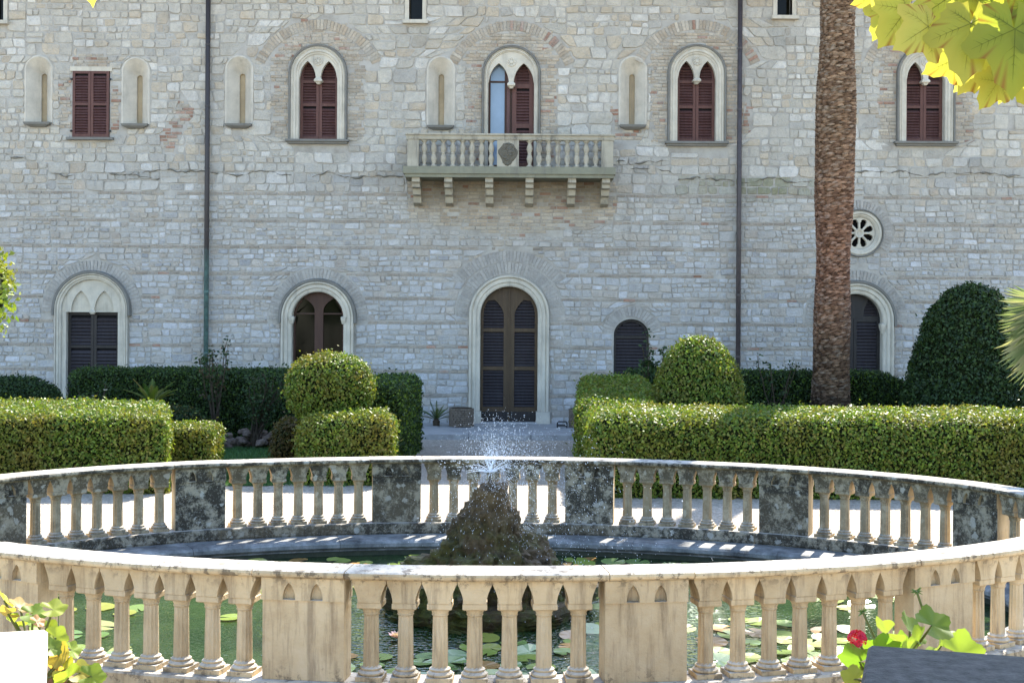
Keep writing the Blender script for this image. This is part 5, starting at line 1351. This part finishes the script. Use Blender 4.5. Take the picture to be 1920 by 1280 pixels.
def geranium(base, leaves, label, seed, cols, heads=(), buds=()):
    t = empty('geranium', base, label, 'potted plant'); rr = random.Random(seed); b = Vector(base)
    MB().lathe([(.13, 0), (.20, .34), (.22, .345), (.22, .40), (.185, .40), (.175, .33)], 24).build('pot', 'terracotta', t); MB().lathe([(.01, .33), (.17, .345)], 20).build('soil', 'soil', t)
    stm = MB()
    for (px, py, Y, r, az, tl) in leaves:
        X, Z = F(px, py, Y); p = Vector((X, Y, Z))-b; c = tuple(q*rr.uniform(.85, 1.15) for q in rr.choice(cols))
        o = link('leaf', ger_leaf(r*.88, c, rr, rr.uniform(.12, .3)), t, p); o.rotation_euler = (tl, rr.uniform(-.3, .3), az)
        s0 = Vector((rr.uniform(-.08, .08), rr.uniform(-.08, .08), .36)); stm.tube([s0, (s0+p)/2+Vector((0, 0, .02)), p], [.007, .005, .004], 5, (.14, .16, .05))
    for (px, py, Y, r) in heads:
        X, Z = F(px, py, Y); p = Vector((X, Y, Z))-b; f = MB()
        for k in range(26):
            d = Vector((rr.gauss(0, 1), rr.gauss(0, 1), rr.gauss(.4, .8))).normalized(); u = d.orthogonal().normalized(); w_ = d.cross(u); q = d*r*.7; s_ = r*.42
            for a in range(5):
                a1 = a*1.257; e1 = (u*math.cos(a1)+w_*math.sin(a1)); e2 = (u*math.cos(a1+.9)+w_*math.sin(a1+.9)); f.add([q, q+e1*s_+d*s_*.3, q+e2*s_+d*s_*.3], [(0, 1, 2)], (.62, .03, .07))
        f.build('flower_head', 'petal', t, p, fix=False); stm.tube([Vector((0, 0, .36)), p*.6+Vector((0, 0, .16)), p], .004, 5, (.14, .16, .05))
    for (px, py, Y, r, qx, qy) in buds:
        X, Z = F(px, py, Y); p = Vector((X, Y, Z))-b; f = MB()
        for k in range(14):
            d = Vector((rr.gauss(0, 1), rr.gauss(0, 1), rr.gauss(0, 1))).normalized(); u = d.orthogonal().normalized()*r*.18; f.add([d*r*.1+u, d*r*.1-u, d*r], [(0, 1, 2)], (.10, .16, .04))
        f.build('bud', 'geranium_leaf', t, p, fix=False); X2, Z2 = F(qx, qy, Y); stm.tube([Vector((X2, Y, Z2))-b, p], .0045, 5, (.16, .18, .06))
    stm.build('stem', 'geranium_leaf', t, fix=False)
GL = [(.17, .26, .035), (.13, .22, .03), (.22, .30, .05)]
geranium((1.30, 4.75, TZ), [(1612, 1240, 4.62, .082, 2.6, .9), (1664, 1186, 4.72, .065, 1.9, .9), (1706, 1182, 4.66, .07, 1.2, .95), (1748, 1172, 4.60, .075, .6, .75), (1760, 1215, 4.72, .085, 4.4, 1.0), (1800, 1225, 4.66, .085, .2, 1.1), (1655, 1222, 4.70, .07, 3.2, 1.0),
    (1700, 1222, 4.74, .075, 2.0, 1.2), (1775, 1196, 4.8, .06, .8, .4), (1602, 1272, 4.58, .05, 2.9, 1.2), (1720, 1205, 4.62, .07, 3.9, 1.2)],
    'green geranium with a red flower head behind the grey pier', 71, GL, heads=((1607, 1198, 4.62, .036),), buds=((1618, 1147, 4.66, .022, 1640, 1195), (1719, 1108, 4.66, .024, 1738, 1165)))
GY = [(.34, .34, .06), (.26, .32, .05), (.40, .30, .08), (.38, .22, .09)]
geranium((-1.62, 4.75, TZ), [(8, 1125, 4.75, .045, 2.0, .9), (38, 1140, 4.72, .05, 1.0, .5), (62, 1152, 4.70, .05, .3, .6), (100, 1142, 4.68, .05, .4, .5), (28, 1165, 4.74, .045, 2.5, .8), (55, 1172, 4.8, .045, 1.5, 1.0), (92, 1180, 4.72, .04, .4, 1.0), (105, 1195, 4.66, .045, .2, 1.1),
    (112, 1228, 4.62, .05, 5.9, 1.1), (122, 1255, 4.6, .05, 5.6, 1.0), (105, 1245, 4.66, .045, 3.0, 1.1), (150, 1262, 4.62, .05, .5, .7), (128, 1270, 4.56, .06, 4.4, .8), (172, 1268, 4.6, .05, .3, .9), (95, 1215, 4.6, .04, 1.0, .8), (15, 1150, 4.7, .04, 3.0, .8), (135, 1218, 4.64, .035, .9, 1.0), (70, 1165, 4.66, .03, 1.0, .7)],
    'yellowing sunlit geranium behind the pale pier', 72, GY+GL[:1])

# ------------------------------------------------------------------ plane trees over the terrace (foliage enters the frame from above)
def plane_outline(rr):                           # broad leaf, shallow pointed lobes, coarse teeth
    pts = []; lobes = [(-2.35, .66), (-1.2, .90), (0, 1.08), (1.2, .90), (2.35, .66)]; n = 73
    for i in range(n):
        a = -math.pi*.94+2*math.pi*.94*i/(n-1); r = .60 if abs(a) < 2.6 else .50
        for la, lr in lobes: r = max(r, lr*(1-.62*abs(a-la)))
        r *= 1+(.055 if i % 4 == 0 else (-.02 if i % 4 == 2 else 0))+rr.uniform(-.015, .015); pts.append((r*math.cos(a), r*math.sin(a)))
    return pts
def plane_leaf_mesh(seed, c):
    rr = random.Random(seed); o = plane_outline(rr); mb = MB(); n = len(o); cr = [(.0, 0, 0)]; k = .5
    bend = rr.uniform(.05, .2)
    def zf(x, y): return -bend*(x*x+y*y)+.05*math.sin(3*y+seed)+.04*math.cos(4*x)
    V = [(0, 0, 0)]+[(x*.5, y*.5, zf(x*.5, y*.5)) for x, y in o]+[(x, y, zf(x, y)) for x, y in o]
    fs = [(0, i, i+1) for i in range(1, n)]+[(i, i+n, i+n+1, i+1) for i in range(1, n)]
    mb.add(V, fs, c)
    rim = (c[0]*1.12, c[1]*1.0, c[2])
    for i in range(n+1, 2*n+1): mb.c[i] = rim if rr.random() > .08 else (.22, .10, .03)
    for la, lr in ((-2.2, .5), (-1.15, .75), (0, .92), (1.15, .75), (2.2, .5)):      # raised veins
        d = Vector((math.cos(la), math.sin(la), 0)); s_ = Vector((-d.y, d.x, 0)); m_ = d*lr*.5; e_ = d*lr
        dc = tuple(q*.60 for q in c)
        for p0, p1, w0, w1 in ((Vector((0, 0, .0)), m_, .009, .006), (m_, e_, .006, .0015)):
            mb.add([(*(p0+s_*w0).xy, zf(*p0.xy)+.006), (*(p0-s_*w0).xy, zf(*p0.xy)+.006), (*(p1-s_*w1).xy, zf(*p1.xy)+.006), (*(p1+s_*w1).xy, zf(*p1.xy)+.006)], [(0, 1, 2, 3)], dc)
        for q in (.3, .45, .6, .75):
            for sg in (-1, 1):
                p0 = d*lr*q; p1 = p0+(d*.8+s_*sg).normalized()*lr*.22; mb.add([(*(p0+d*.006).xy, zf(*p0.xy)+.005), (*(p0-d*.006).xy, zf(*p0.xy)+.005), (*p1.xy, zf(*p1.xy)+.005)], [(0, 1, 2)], dc)
    return mb.mesh('plane_leaf', 'plane_leaf', fix=False, smooth=True)
PC_ = [(.33, .34, .075), (.29, .31, .065), (.23, .275, .045), (.37, .37, .10)]
leafm = [plane_leaf_mesh(i, PC_[i % 4]) for i in range(8)]
def orient(o, nrm, tip):
    z = Vector(nrm).normalized(); x = Vector(tip); x = (x-z*x.dot(z)).normalized(); y = z.cross(x); o.rotation_mode = 'QUATERNION'
    o.rotation_quaternion = Matrix((x, y, z)).transposed().to_quaternion()
def plane_tree(name, base, label, limbs, placed, crown, seed):
    t = empty(name, base, label, 'tree'); rr = random.Random(seed); b = Vector(base); tr = MB()
    for pts, r0, r1 in limbs:
        n = len(pts); tr.tube([Vector(p)-b for p in pts], [r0+(r1-r0)*i/(n-1) for i in range(n)], 10)
    tr.build('trunk', 'bark_grey', t, smooth=True)
    for (px, py, Y, r, ang, k) in placed:            # leaf centre, size, direction in which the tip points (degrees, 0 right, 90 up)
        X, Z = F(px, py-(52 if px > 900 else 0), Y); o = link('leaf', leafm[k], t, Vector((X, Y, Z))-b); o.scale = (r*.9, r*.9, r*.9)
        orient(o, (rr.uniform(-.45, .45), -1, rr.uniform(-.25, .35)), (math.cos(R(ang)), rr.uniform(-.15, .15), math.sin(R(ang))))
    cr = []
    for (c, rad, n) in crown:
        for i in range(n):
            d = Vector((rr.gauss(0, 1), rr.gauss(0, 1), rr.gauss(0, 1))).normalized()*rad*rr.random()**.4; d.z *= .6
            cr.append(Vector(c)+d)
    mb = MB(); src = [(list(m.vertices), None) for m in leafm]
    for p in cr:
        k = rr.randrange(8); r = rr.uniform(.09, .13); z = Vector((rr.gauss(0, .5), rr.gauss(0, .5), 1)).normalized(); x = z.orthogonal().normalized(); x = (Matrix.Rotation(rr.uniform(0, 6.28), 3, z) @ x); y = z.cross(x)
        o_ = plane_outline(rr)[::2]; mb.add([tuple(p-b+x*r*u+y*r*w_+z*(-.15*r*(u*u+w_*w_))) for u, w_ in o_], [tuple(range(len(o_)))], PC_[k % 4])
    if cr: tag(mb.build('crown', 'plane_leaf', t, fix=False), kind='stuff')
TRB = (4.0, 5.2, TZ)
plane_tree('plane_tree', TRB, 'plane tree whose backlit yellow-green leaves hang into the upper right corner',
    [([TRB, (3.9, 5.2, 2.4), (3.7, 5.3, 3.8), (3.3, 5.6, 5.0)], .16, .08), ([(3.7, 5.3, 3.8), (2.9, 4.4, 4.0), (2.0, 3.6, 3.8), (1.35, 3.15, 3.55)], .06, .010), ([(3.3, 5.6, 5.0), (2.7, 6.3, 5.2), (2.1, 6.9, 5.1)], .05, .012),
     ([(1.35, 3.15, 3.55), (1.10, 3.05, 3.45), (.86, 3.02, 3.42)], .008, .003)],
    [(1690, 22, 3.15, .085, 200, 3), (1646, 46, 3.2, .062, 190, 0), (1668, 75, 3.16, .075, 240, 1), (1870, 205, 3.0, .07, 240, 0), (1700, 70, 3.05, .10, 235, 0), (1790, 40, 3.1, .115, 215, 1), (1738, 104, 3.0, .10, 215, 3), (1880, 50, 3.1, .13, 260, 2), (1820, 100, 2.95, .125, 262, 1),
     (1900, 110, 2.9, .14, 270, 2), (1850, 150, 3.05, .115, 235, 3), (1790, 165, 3.12, .075, 200, 0), (1930, 160, 3.0, .12, 285, 1), (1960, 60, 3.0, .14, 250, 2), (1840, -30, 3.15, .13, 240, 1), (1740, -30, 3.2, .12, 220, 3), (1930, -20, 3.0, .14, 260, 2), (1835, 182, 3.1, .07, 215, 3), (1905, 175, 3.1, .09, 250, 0), (1990, 130, 2.9, .13, 250, 2)],
    [((2.58, 6.75, 4.95), 1.05, 650), ((3.2, 5.8, 5.1), 1.1, 170), ((2.3, 3.9, 4.3), .6, 60)], 81)
TLB = (-4.1, 3.6, TZ)
plane_tree('plane_tree', TLB, 'plane tree at the left whose single yellow leaf tip dips into the top edge',
    [([TLB, (-4.0, 3.6, 2.6), (-3.6, 3.5, 4.0)], .14, .08), ([(-3.6, 3.5, 4.0), (-2.4, 3.2, 4.0), (-1.4, 3.0, 3.6), (-.95, 3.0, 3.42)], .05, .006)],
    [(166, -72, 3.0, .095, 272, 0)], [((-3.6, 3.4, 4.6), .9, 120)], 82)
# fan palm whose leaves reach in at the right edge, conifer tip at the left edge
fp = empty('fan_palm', (5.98, 14.6, 0), 'pale fan palm leaves reaching in at the right edge', 'palm'); MB().tube([(0, 0, 0), (.02, 0, 1.0), (0, 0, 2.4)], [.13, .12, .10], 10).build('trunk', 'twig', fp)
rr = random.Random(91)
for k, (a, e, Ln) in enumerate([(3.05, .45, .62), (3.2, .12, .60), (3.0, -.35, .58), (3.3, .8, .6), (2.2, .5, .6), (4.0, .4, .6), (.3, .4, .6), (1.2, .5, .6), (5.2, .4, .6), (3.15, -.7, .55)]):
    mb = MB(); d = Vector((math.cos(a)*math.cos(e), math.sin(a)*math.cos(e), math.sin(e))); hub = Vector((0, 0, 2.44))+d*.30; mb.tube([Vector((0, 0, 2.44)), hub], .010, 5, (.16, .17, .05))
    s_ = d.cross(Vector((0, 0, 1))).normalized(); up = s_.cross(d)
    for j in range(34):
        b_ = -1.75+3.5*j/33; dd = (d*math.cos(b_)+(s_*.8+up*.6)*math.sin(b_)).normalized(); tip = hub+dd*Ln*rr.uniform(.85, 1.05)+Vector((0, 0, -.10)); mid = hub+dd*Ln*.55
        w_ = dd.cross(d+Vector((.1, .1, .1))).normalized()*.012; c = rr.choice([(.24, .28, .14), (.17, .22, .10), (.30, .31, .18)])
        mb.add([hub, mid+w_, tip, mid-w_], [(0, 1, 2), (0, 2, 3)], c)
    mb.build('frond', 'frond', fp, fix=False)
hedge('leafy_tree', lathecore([(r, z) for r, z in ellprof(.78, 2.05, 3.5)], 1, 1, .10, 95), 'bright green round-headed small tree just touching the left edge', 'tree', (-6.12, 14.6, 0), seed=95, cols=[(.18, .25, .03), (.24, .30, .04), (.12, .2, .025)], dens=800, size=.035, spread=.07, trunk=2.4)
bpy.context.view_layer.update()
